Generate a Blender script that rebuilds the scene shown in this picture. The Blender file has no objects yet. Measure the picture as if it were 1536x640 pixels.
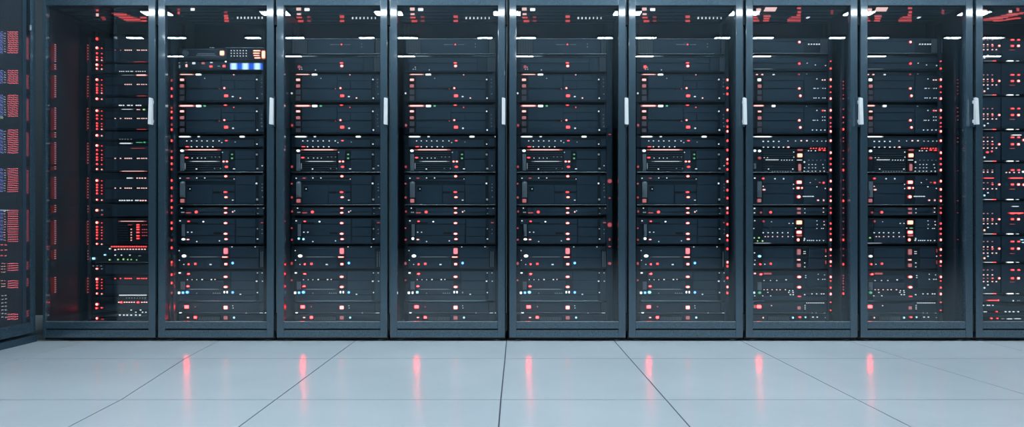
import bpy, bmesh, math, random
from mathutils import Vector
random.seed(7)
scene = bpy.context.scene
C = scene.collection

# ---------------------------------------------------------------- picture frame -> metres
F, CX, HY = 951.0, 768.0, 337.0          # focal length (px), centre column, horizon row
CAMZ = 0.597                             # eye height
DF = 3.255                               # door plane
DS = DF + 0.175                          # server faces
D0 = DF + 0.31                           # deeper server faces (first cabinet)
ROOFZ = 1.74
def wx(px, d): return (px - CX) * d / F
def wz(py, d): return CAMZ - (py - HY) * d / F

# ---------------------------------------------------------------- materials
MATS = {}
def mat(name, base=(0.5, 0.5, 0.5), rough=0.5, metal=0.0, spec=0.5, emit=None, strength=0.0, bump=0.0, bscale=200.0, var=0.0):
    if name in MATS: return MATS[name]
    m = bpy.data.materials.new(name); m.use_nodes = True
    nt = m.node_tree; b = nt.nodes['Principled BSDF']
    b.inputs['Base Color'].default_value = (*base, 1)
    b.inputs['Roughness'].default_value = rough
    b.inputs['Metallic'].default_value = metal
    b.inputs['Specular IOR Level'].default_value = spec
    if emit:
        b.inputs['Emission Color'].default_value = (*emit, 1)
        b.inputs['Emission Strength'].default_value = strength
    if bump or var:
        tc = nt.nodes.new('ShaderNodeTexCoord'); n = nt.nodes.new('ShaderNodeTexNoise')
        n.inputs['Scale'].default_value = bscale; n.inputs['Detail'].default_value = 4
        nt.links.new(tc.outputs['Object'], n.inputs['Vector'])
        if bump:
            bp = nt.nodes.new('ShaderNodeBump'); bp.inputs['Strength'].default_value = bump; bp.inputs['Distance'].default_value = 0.002
            nt.links.new(n.outputs['Fac'], bp.inputs['Height']); nt.links.new(bp.outputs['Normal'], b.inputs['Normal'])
        if var:
            mr = nt.nodes.new('ShaderNodeMapRange')
            mr.inputs['To Min'].default_value = rough - var; mr.inputs['To Max'].default_value = rough + var
            nt.links.new(n.outputs['Fac'], mr.inputs['Value']); nt.links.new(mr.outputs['Result'], b.inputs['Roughness'])
    MATS[name] = m
    return m

frame_m = mat('painted steel door frame', (0.07, 0.126, 0.168), 0.28, 0.5, 0.5, bump=0.02, bscale=350, var=0.04)
frame_m.node_tree.nodes['Principled BSDF'].inputs['Coat Weight'].default_value = 1.0
frame_m.node_tree.nodes['Principled BSDF'].inputs['Coat IOR'].default_value = 1.75
frame_m.node_tree.nodes['Principled BSDF'].inputs['Coat Roughness'].default_value = 0.05
body_m = mat('dark cabinet sheet steel', (0.036, 0.07, 0.1), 0.38, 0.2, 0.5, bump=0.03, bscale=300)
black_m = mat('black parts and gap shade', (0.004, 0.005, 0.006), 0.6)
face_m = mat('charcoal server faceplate', (0.02, 0.038, 0.056), 0.4, 0.25, 0.5, bump=0.05, bscale=420, var=0.06)
panel_m = mat('charcoal raised panel', (0.045, 0.08, 0.115), 0.38, 0.25, 0.5, bump=0.05, bscale=420, var=0.06)
slot_m = mat('dark recess', (0.008, 0.01, 0.012), 0.5)
chas_m = mat('server chassis steel', (0.03, 0.038, 0.045), 0.5, 0.3)
bead_glint_m = mat('bright metal bead and highlight lip', (0.55, 0.62, 0.66), 0.25, 0.8)
latch_m = mat('grey plastic latch', (0.26, 0.31, 0.35), 0.4)
chrome_m = mat('satin chrome handle', (0.97, 0.98, 0.99), 0.36, 0.3)
rod_m = mat('steel hinge rod', (0.22, 0.28, 0.32), 0.3, 0.7)
window_m = mat('unlit smoked window', (0.2, 0.17, 0.2), 0.3)
wall_m = mat('dark plaster', (0.035, 0.05, 0.06), 0.8, bump=0.1, bscale=60)
ceil_m = mat('pale ceiling panel', (0.66, 0.77, 0.84), 0.8)
lamp_m = mat('white lamp diffuser', (0.8, 0.85, 0.9), 0.5, emit=(0.82, 0.93, 1.0), strength=42.0)
main_m = mat('white ceiling panel diffuser', (0.8, 0.85, 0.9), 0.5, emit=(0.8, 0.92, 1.0), strength=23.0)
fill_m = mat('added fill strip diffuser', (0.8, 0.85, 0.9), 0.5, emit=(0.8, 0.92, 1.0), strength=14.0)

def led(name, rim, rs, core, cs):
    return (mat(name + ' lens', (0.1, 0.02, 0.02) if 'red' in name else (0.1, 0.1, 0.1), 0.3, emit=rim, strength=rs),
            mat(name + ' core', (0.3, 0.3, 0.3), 0.3, emit=core, strength=cs))
LED = {
    'r': led('red lamp', (1, 0.03, 0.035), 0.75, (1, 0.05, 0.05), 2.6),
    'R': led('strong red lamp', (1, 0.03, 0.035), 1.1, (1, 0.25, 0.22), 4.6),
    'd': led('soft red lamp', (0.5, 0.02, 0.025), 0.4, (0.6, 0.045, 0.05), 0.7),
    'p': led('pink red window', (0.7, 0.1, 0.1), 0.3, (0.8, 0.2, 0.21), 0.6),
    'q': led('bright pink red window', (1, 0.1, 0.1), 0.35, (1, 0.008, 0.0088), 62.0),
    'w': led('white lamp', (0.7, 0.82, 0.9), 0.3, (0.92, 0.96, 1), 0.95),
    'W': led('bright white lamp', (0.85, 0.93, 0.97), 0.7, (1, 1, 1), 2.2),
    'k': led('pale pink lamp', (1, 0.22, 0.2), 0.6, (1, 0.55, 0.5), 1.5),
    'g': led('green lamp', (0.02, 0.4, 0.12), 0.4, (0.15, 0.75, 0.4), 0.7),
    'y': led('lime lamp', (0.2, 0.55, 0.08), 0.5, (0.6, 1, 0.4), 1.0),
    'b': led('blue lamp', (0.02, 0.2, 0.8), 0.8, (0.2, 0.6, 1), 2.0),
    'c': led('cyan lamp', (0.1, 0.5, 0.7), 0.7, (0.55, 0.92, 1), 1.5),
    'o': led('warm amber lamp', (1, 0.15, 0.08), 0.9, (1, 0.5, 0.33), 2.4),
    'm': led('dim white lamp', (0.25, 0.3, 0.34), 0.25, (0.4, 0.48, 0.54), 0.5),
    'v': led('violet blue lamp', (0.12, 0.16, 0.8), 0.3, (0.18, 0.22, 0.85), 0.6),
    's': led('bright pinkish red lamp', (1, 0.2, 0.22), 0.8, (1, 0.16, 0.2), 1.9),
    'u': led('bright violet matrix', (0.2, 0.25, 1), 0.8, (0.25, 0.3, 1), 1.5),
}

def glass_material():
    m = bpy.data.materials.new('clear door glass'); m.use_nodes = True
    nt = m.node_tree; nt.nodes.clear(); N = nt.nodes.new; Lk = nt.links.new
    out = N('ShaderNodeOutputMaterial'); mix = N('ShaderNodeMixShader')
    tr = N('ShaderNodeBsdfTransparent'); tr.inputs['Color'].default_value = (0.93, 0.96, 0.97, 1)
    gl = N('ShaderNodeBsdfGlossy'); gl.inputs['Roughness'].default_value = 0.008; gl.inputs['Color'].default_value = (0.9, 0.97, 1, 1)
    geo = N('ShaderNodeNewGeometry'); dot = N('ShaderNodeVectorMath'); dot.operation = 'DOT_PRODUCT'
    Lk(geo.outputs['Incoming'], dot.inputs[0]); Lk(geo.outputs['Normal'], dot.inputs[1])
    ab = N('ShaderNodeMath'); ab.operation = 'ABSOLUTE'; Lk(dot.outputs['Value'], ab.inputs[0])
    inv = N('ShaderNodeMath'); inv.operation = 'SUBTRACT'; inv.inputs[0].default_value = 1; Lk(ab.outputs[0], inv.inputs[1])
    pw = N('ShaderNodeMath'); pw.operation = 'POWER'; pw.inputs[1].default_value = 5; Lk(inv.outputs[0], pw.inputs[0])
    ma = N('ShaderNodeMath'); ma.operation = 'MULTIPLY_ADD'; ma.inputs[1].default_value = 0.96; ma.inputs[2].default_value = 0.07
    Lk(pw.outputs[0], ma.inputs[0]); Lk(ma.outputs[0], mix.inputs['Fac'])
    Lk(tr.outputs[0], mix.inputs[1]); Lk(gl.outputs[0], mix.inputs[2]); Lk(mix.outputs[0], out.inputs['Surface'])
    return m
glass_m = glass_material()

def mesh_material(name, pitch, hole, axes):
    """perforated sheet steel: round holes in a staggered grid, cut out of the sheet"""
    m = bpy.data.materials.new(name); m.use_nodes = True
    nt = m.node_tree; N = nt.nodes.new; Lk = nt.links.new
    b = nt.nodes['Principled BSDF']; b.inputs['Base Color'].default_value = (0.10, 0.135, 0.165, 1)
    b.inputs['Roughness'].default_value = 0.4; b.inputs['Metallic'].default_value = 0.5
    out = nt.nodes['Material Output']; tc = N('ShaderNodeTexCoord'); sp = N('ShaderNodeSeparateXYZ'); Lk(tc.outputs['Object'], sp.inputs[0])
    def M(op, a, b_=None, c=None):
        n = N('ShaderNodeMath'); n.operation = op
        for i, v in enumerate((a, b_, c)):
            if v is None: continue
            if isinstance(v, (int, float)): n.inputs[i].default_value = v
            else: Lk(v, n.inputs[i])
        return n.outputs[0]
    u = M('DIVIDE', sp.outputs[axes[0]], pitch); v = M('DIVIDE', sp.outputs[axes[1]], pitch * 0.866)
    row = M('FLOOR', v); odd = M('MULTIPLY', M('MODULO', M('ABSOLUTE', row), 2.0), 0.5)
    fu = M('SUBTRACT', M('FRACT', M('ADD', u, odd)), 0.5); fv = M('MULTIPLY', M('SUBTRACT', M('FRACT', v), 0.5), 0.866)
    r = M('SQRT', M('ADD', M('MULTIPLY', fu, fu), M('MULTIPLY', fv, fv)))
    holef = M('LESS_THAN', r, hole)
    tr = N('ShaderNodeBsdfTransparent'); mix = N('ShaderNodeMixShader')
    Lk(holef, mix.inputs['Fac']); Lk(b.outputs[0], mix.inputs[1]); Lk(tr.outputs[0], mix.inputs[2]); Lk(mix.outputs[0], out.inputs['Surface'])
    return m
mesh_m = mesh_material('perforated door sheet', 0.0065, 0.36, ('Y', 'Z'))

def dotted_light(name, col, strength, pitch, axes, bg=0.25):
    """lamp spill on mesh painted as emission: bright spots on a dimmer field"""
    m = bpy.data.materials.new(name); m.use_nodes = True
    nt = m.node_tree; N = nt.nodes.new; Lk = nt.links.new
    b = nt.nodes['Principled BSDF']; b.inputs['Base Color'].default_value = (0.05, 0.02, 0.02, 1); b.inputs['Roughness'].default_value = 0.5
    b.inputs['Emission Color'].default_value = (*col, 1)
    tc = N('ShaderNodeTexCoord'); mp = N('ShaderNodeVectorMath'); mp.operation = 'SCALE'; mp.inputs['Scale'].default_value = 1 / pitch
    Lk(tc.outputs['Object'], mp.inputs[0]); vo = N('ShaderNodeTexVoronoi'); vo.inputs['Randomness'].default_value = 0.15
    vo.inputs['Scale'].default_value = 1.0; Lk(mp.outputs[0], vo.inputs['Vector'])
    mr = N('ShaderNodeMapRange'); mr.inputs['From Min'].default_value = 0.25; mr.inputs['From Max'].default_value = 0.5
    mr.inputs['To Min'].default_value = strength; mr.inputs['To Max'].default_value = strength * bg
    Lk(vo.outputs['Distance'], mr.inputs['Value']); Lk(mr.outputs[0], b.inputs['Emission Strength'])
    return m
redglow_m = dotted_light('red lamp spill on mesh', (1, 0.1, 0.085), 0.105, 0.008, None, 0.4)

def screen_material():
    m = bpy.data.materials.new('blue display screen'); m.use_nodes = True
    nt = m.node_tree; N = nt.nodes.new; Lk = nt.links.new
    b = nt.nodes['Principled BSDF']; b.inputs['Base Color'].default_value = (0.01, 0.02, 0.06, 1); b.inputs['Roughness'].default_value = 0.2
    tc = N('ShaderNodeTexCoord'); sp = N('ShaderNodeSeparateXYZ'); Lk(tc.outputs['Object'], sp.inputs[0])
    acc = None
    for c in (-0.067, -0.004, 0.06):
        s = N('ShaderNodeMath'); s.operation = 'SUBTRACT'; Lk(sp.outputs['X'], s.inputs[0]); s.inputs[1].default_value = c
        a = N('ShaderNodeMath'); a.operation = 'ABSOLUTE'; Lk(s.outputs[0], a.inputs[0])
        r = N('ShaderNodeMapRange'); r.interpolation_type = 'SMOOTHSTEP'
        r.inputs['From Min'].default_value = 0.006; r.inputs['From Max'].default_value = 0.024; r.inputs['To Min'].default_value = 1; r.inputs['To Max'].default_value = 0
        Lk(a.outputs[0], r.inputs['Value'])
        if acc is None: acc = r.outputs[0]
        else:
            ad = N('ShaderNodeMath'); ad.operation = 'ADD'; Lk(acc, ad.inputs[0]); Lk(r.outputs[0], ad.inputs[1]); acc = ad.outputs[0]
    cr = N('ShaderNodeValToRGB'); cr.color_ramp.elements[0].color = (0.01, 0.09, 0.55, 1); cr.color_ramp.elements[1].color = (0.55, 0.8, 1, 1)
    Lk(acc, cr.inputs[0]); Lk(cr.outputs[0], b.inputs['Emission Color']); b.inputs['Emission Strength'].default_value = 1.5
    return m
screen_m = screen_material()

def floor_material():
    m = bpy.data.materials.new('polished pale floor tile'); m.use_nodes = True
    nt = m.node_tree; N = nt.nodes.new; Lk = nt.links.new
    b = nt.nodes['Principled BSDF']; b.inputs['Specular IOR Level'].default_value = 0.5
    tc = N('ShaderNodeTexCoord')
    n1 = N('ShaderNodeTexNoise'); n1.inputs['Scale'].default_value = 1.4; n1.inputs['Detail'].default_value = 5
    n2 = N('ShaderNodeTexNoise'); n2.inputs['Scale'].default_value = 90; n2.inputs['Detail'].default_value = 3
    for n in (n1, n2): Lk(tc.outputs['Object'], n.inputs['Vector'])
    cr = N('ShaderNodeValToRGB'); cr.color_ramp.elements[0].position = 0.3; cr.color_ramp.elements[1].position = 0.7
    cr.color_ramp.elements[0].color = (0.50, 0.565, 0.60, 1); cr.color_ramp.elements[1].color = (0.59, 0.65, 0.685, 1)
    Lk(n1.outputs['Fac'], cr.inputs[0]); Lk(cr.outputs[0], b.inputs['Base Color'])
    mr = N('ShaderNodeMapRange'); mr.inputs['To Min'].default_value = 0.13; mr.inputs['To Max'].default_value = 0.21
    Lk(n2.outputs['Fac'], mr.inputs['Value']); Lk(mr.outputs[0], b.inputs['Roughness'])
    bp = N('ShaderNodeBump'); bp.inputs['Strength'].default_value = 0.05; bp.inputs['Distance'].default_value = 0.001
    Lk(n2.outputs['Fac'], bp.inputs['Height']); Lk(bp.outputs[0], b.inputs['Normal'])
    return m
floor_m = floor_material()
grout_m = mat('dark grout', (0.05, 0.075, 0.09), 0.6)

# ---------------------------------------------------------------- mesh helpers
def box(bm, x0, x1, y0, y1, z0, z1, mi=0, bev=0.0):
    vs = [bm.verts.new(p) for p in ((x0, y0, z0), (x1, y0, z0), (x1, y1, z0), (x0, y1, z0), (x0, y0, z1), (x1, y0, z1), (x1, y1, z1), (x0, y1, z1))]
    fs = [bm.faces.new([vs[i] for i in q]) for q in ((3, 2, 1, 0), (4, 5, 6, 7), (0, 1, 5, 4), (1, 2, 6, 5), (2, 3, 7, 6), (3, 0, 4, 7))]
    for f in fs: f.material_index = mi
    if bev:
        es = list({e for f in fs for e in f.edges})
        r = bmesh.ops.bevel(bm, geom=es, offset=bev, segments=2, affect='EDGES', profile=0.6)
        for f in r['faces']: f.material_index = mi
def prism(bm, pts, y0, y1, mi=0):
    """outline (x,z) pulled from y0 (front) to y1"""
    a = [bm.verts.new((x, y0, z)) for x, z in pts]; b = [bm.verts.new((x, y1, z)) for x, z in pts]
    n = len(pts); fs = [bm.faces.new(a), bm.faces.new(b[::-1])]
    fs += [bm.faces.new((a[i], b[i], b[(i + 1) % n], a[(i + 1) % n])) for i in range(n)]
    for f in fs: f.material_index = mi
def ring(bm, cx, cz, r0, r1, y0, y1, n=24, sx=1.0, a0=0.0, a1=2 * math.pi, mi=0):
    full = a1 - a0 > 6.28
    k = n if full else n + 1
    rows = []
    for i in range(k):
        t = a0 + (a1 - a0) * i / n
        c, s = math.cos(t), math.sin(t)
        rows.append([bm.verts.new((cx + sx * r * c, y, cz + r * s)) for r, y in ((r0, y0), (r1, y0), (r1, y1), (r0, y1))])
    for i in range(k if full else k - 1):
        p, q = rows[i], rows[(i + 1) % k]
        for j in range(4):
            bm.faces.new((p[j], p[(j + 1) % 4], q[(j + 1) % 4], q[j])).material_index = mi
    if not full:
        bm.faces.new(rows[0]); bm.faces.new(rows[-1][::-1])
def cyl(bm, p0, p1, r, n=14, mi=0):
    p0, p1 = Vector(p0), Vector(p1); d = (p1 - p0).normalized()
    u = d.orthogonal().normalized(); v = d.cross(u)
    a, b = [], []
    for i in range(n):
        t = 2 * math.pi * i / n; o = (u * math.cos(t) + v * math.sin(t)) * r
        a.append(bm.verts.new(p0 + o)); b.append(bm.verts.new(p1 + o))
    for i in range(n): bm.faces.new((a[i], a[(i + 1) % n], b[(i + 1) % n], b[i])).material_index = mi
    bm.faces.new(a[::-1]).material_index = mi; bm.faces.new(b).material_index = mi
def finish(name, bm, mats):
    bmesh.ops.recalc_face_normals(bm, faces=bm.faces[:])
    me = bpy.data.meshes.new(name); bm.to_mesh(me); bm.free()
    for m in (mats if isinstance(mats, (list, tuple)) else [mats]): me.materials.append(m)
    return me
def obj(name, data, parent=None, loc=(0, 0, 0), scale=None, label=None):
    o = bpy.data.objects.new(name, data); C.objects.link(o)
    o.location = loc; o.parent = parent
    if scale: o.scale = scale
    if label: o['label'] = label
    return o
def thing(name, label, cat, loc, group=None):
    o = bpy.data.objects.new(name, None); C.objects.link(o); o.location = loc
    o.empty_display_size = 0.05
    o['label'] = label; o['category'] = cat
    if group: o['group'] = group
    return o
def struct(name, bm, m):
    o = obj(name, finish(name, bm, m)); o['kind'] = 'structure'; return o

# unit lamp meshes: a lens base with a raised brighter core, facing -Y, 1 x 1 in X/Z
LAMP = {}
def lamp_mesh(col, shape):
    key = (col, shape)
    if key in LAMP: return LAMP[key]
    bm = bmesh.new(); n = 16
    def outline(s):
        pts = []
        for i in range(n):
            t = 2 * math.pi * (i + 0.5) / n; c, q = math.cos(t), math.sin(t)
            e = 1.0 if shape == 'round' else 0.35
            pts.append((s * 0.5 * math.copysign(abs(c) ** e, c), s * 0.5 * math.copysign(abs(q) ** e, q)))
        return pts
    core = 0.78 if shape == 'round' else 0.82
    rings = [(1.0, 0.0, 0), (1.0, -0.5, 0), (core, -0.85, 0), (core * 0.82, -1.0, 1)]
    prev = None
    for s, y, mi in rings:
        cur = [bm.verts.new((x, y, z)) for x, z in outline(s)]
        if prev:
            for i in range(n): bm.faces.new((prev[i], prev[(i + 1) % n], cur[(i + 1) % n], cur[i])).material_index = mi
        prev = cur
    bm.faces.new(prev).material_index = 1
    LAMP[key] = finish('lamp ' + col + ' ' + shape, bm, list(LED[col]))
    return LAMP[key]
COLNAME = {'s': 'pinkish red', 'u': 'violet blue', 'r': 'red', 'R': 'bright red', 'd': 'dull red', 'p': 'pinkish red', 'q': 'pinkish red', 'w': 'white', 'W': 'bright white', 'k': 'pale pink',
           'g': 'green', 'y': 'lime green', 'b': 'blue', 'c': 'pale cyan', 'o': 'warm amber', 'm': 'dim white', 'v': 'violet blue'}

# ---------------------------------------------------------------- servers
def server(label, cat, tcx, shift, y0, y1, half, d, items, group, name='rack_server'):
    """tcx: column of the template's centre; shift: where this copy stands; y0..y1: rows of its face; half: half width in px"""
    k = d / F
    base = (wx(tcx + shift, DF) * d / DF, d, wz(y1, d))
    t = thing(name, label, cat, base, group)
    lo, hi = tcx - half + 0.6, tcx + half - 0.6
    cl = lambda v: max(lo, min(hi, v))
    its = []
    for it in items:
        if it[0] in 'PSVGTH':
            a, b = cl(it[1]), cl(it[2])
            if b - a > 1: its.append((it[0], a, b) + tuple(it[3:]))
        elif it[0] == 'B':
            a, b = cl(it[2]), cl(it[3])
            if b - a > 1: its.append(('B', it[1], a, b) + tuple(it[4:]))
        else: its.append(it)
    items = its
    X = lambda px: (px - tcx) * k
    Z = lambda py: (y1 - py) * k
    h = (y1 - y0) * k; w = half * k
    key = (name, tcx, y0, y1, d, half)
    shell = SHELL.get(key)
    if shell is None:
        bm = bmesh.new(); box(bm, -w + 0.018, w - 0.018, 0.0135, 0.17, 0.0005, h - 0.0005, 0, 0.0)
        ch = finish('chassis', bm, chas_m)
        bm = bmesh.new(); box(bm, -w, w, 0.002, 0.014, 0.0, h, 0, 0.0015)
        for s in (-1, 1):                     # ear screws
            for zz in (0.2, 0.8):
                if h > 0.06: cyl(bm, (s * w * 0.965, 0.003, h * zz), (s * w * 0.965, -0.0015, h * zz), 0.0032, 10)
        pm = [it for it in items if it[0] == 'P']
        for it in pm:
            box(bm, X(it[1]), X(it[2]), -0.0018, 0.003, Z(it[4]), Z(it[3]), 1, 0.0009)
        sm = [it for it in items if it[0] == 'S']
        for it in sm: box(bm, X(it[1]), X(it[2]), -0.0022, 0.003, Z(it[4]), Z(it[3]), 2)
        fp = finish('faceplate', bm, [face_m, panel_m, slot_m])
        parts = []
        for it in items:
            if it[0] == 'V':                   # upright vent fins
                bm = bmesh.new(); x0, x1, a, b, n = it[1:6]
                box(bm, X(x0), X(x1), -0.0006, 0.003, Z(b), Z(a), 0)
                for i in range(n):
                    xx = X(x0 + (x1 - x0) * (i + 0.5) / n); ww = (x1 - x0) * k / n * 0.22
                    box(bm, xx - ww, xx + ww, -0.003, 0.002, Z(b), Z(a), 1)
                parts.append(('vent_grille', finish('vent_grille', bm, [slot_m, latch_m])))
            elif it[0] == 'G':                 # level louvres
                bm = bmesh.new(); x0, x1, a, b, n = it[1:6]
                box(bm, X(x0), X(x1), -0.0006, 0.003, Z(b), Z(a), 0)
                for i in range(n):
                    zz = Z(a + (b - a) * (i + 0.5) / n); ww = (b - a) * k / n * 0.24
                    box(bm, X(x0), X(x1), -0.003, 0.002, zz - ww, zz + ww, 1)
                parts.append(('louvre_panel', finish('louvre_panel', bm, [slot_m, panel_m])))
            elif it[0] == 'T':                 # lip that paints a bright edge highlight
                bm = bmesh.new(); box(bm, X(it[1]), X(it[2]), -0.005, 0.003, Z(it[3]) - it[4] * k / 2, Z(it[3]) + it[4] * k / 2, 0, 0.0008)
                parts.append(('highlight_lip', finish('highlight_lip', bm, bead_glint_m)))
            elif it[0] == 'H':                 # latch handle: plate with a raised thumb grip
                bm = bmesh.new(); x0, x1, a, b = (X(it[1]), X(it[2]), Z(it[4]), Z(it[3]))
                box(bm, x0, x1, -0.006, 0.002, a, b, 0, 0.0015)
                box(bm, x0 + (x1 - x0) * 0.2, x1 - (x1 - x0) * 0.2, -0.011, -0.005, a + (b - a) * 0.12, a + (b - a) * 0.45, 0, 0.001)
                parts.append(('release_latch', finish('release_latch', bm, latch_m)))
        shell = (ch, fp, parts); SHELL[key] = shell
    ch, fp, parts = shell
    obj('chassis', ch, t); obj('faceplate', fp, t)
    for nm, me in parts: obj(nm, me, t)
    for it in items: light_item(t, it, X, Z, k)
    return t
SHELL = {}
def light_item(t, it, X, Z, k, fy=0.0, sub=None):
    kind = it[0]
    if kind == 'L':                            # round lamp: colour, x, y, w, h
        c, x, y, w, h = it[1:6]
        return obj('indicator_lamp', lamp_mesh(c, 'round'), t, (X(x), fy, Z(y)), (w * k, 0.006, h * k), COLNAME[c] + ' indicator lamp')
    if kind == 'Q':                            # square lit window
        c, x, y, w, h = it[1:6]
        return obj('status_window', lamp_mesh(c, 'square'), t, (X(x), fy, Z(y)), (w * k, 0.005, h * k), COLNAME[c] + ' lit window')
    if kind == 'U':                            # unlit square window
        x, y, w, h = it[1:5]
        bm = bmesh.new(); box(bm, -0.5, 0.5, -1, 0, -0.5, 0.5, 0, 0.08)
        if 'unlit' not in LAMP: LAMP['unlit'] = finish('unlit window', bm, window_m)
        else: bm.free()
        return obj('status_window', LAMP['unlit'], t, (X(x), fy, Z(y)), (w * k, 0.004, h * k), 'unlit smoky window')
    if kind == 'B':                            # light bar, a few only painted edge glints: colour, x0, x1, y, h
        c, x0, x1, y, h = it[1:6]
        return obj('light_or_glint_bar', lamp_mesh(c, 'square'), t, (X((x0 + x1) / 2), fy, Z(y)), ((x1 - x0) * k, 0.006, h * k), COLNAME[c] + ' light or glint bar')
    if kind == 'D':                            # a row of pin-head lights: colour, size, row, columns
        c, s, y, xs = it[1:5]
        key = ('dots', c, s, tuple(round(x - xs[0], 1) for x in xs), k)
        me = LAMP.get(key)
        if me is None:
            bm = bmesh.new()
            for x in xs:
                xx = (x - xs[0]) * k; q = s * k / 2
                box(bm, xx - q, xx + q, -0.004, 0.001, -q * 0.8, q * 0.8, 0, q * 0.3)
            me = LAMP[key] = finish('status_light_row', bm, LED[c][1])
        return obj('status_light_row', me, t, (X(xs[0]), fy, Z(y)), None, 'row of ' + COLNAME[c] + ' pin-head lights')

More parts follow.
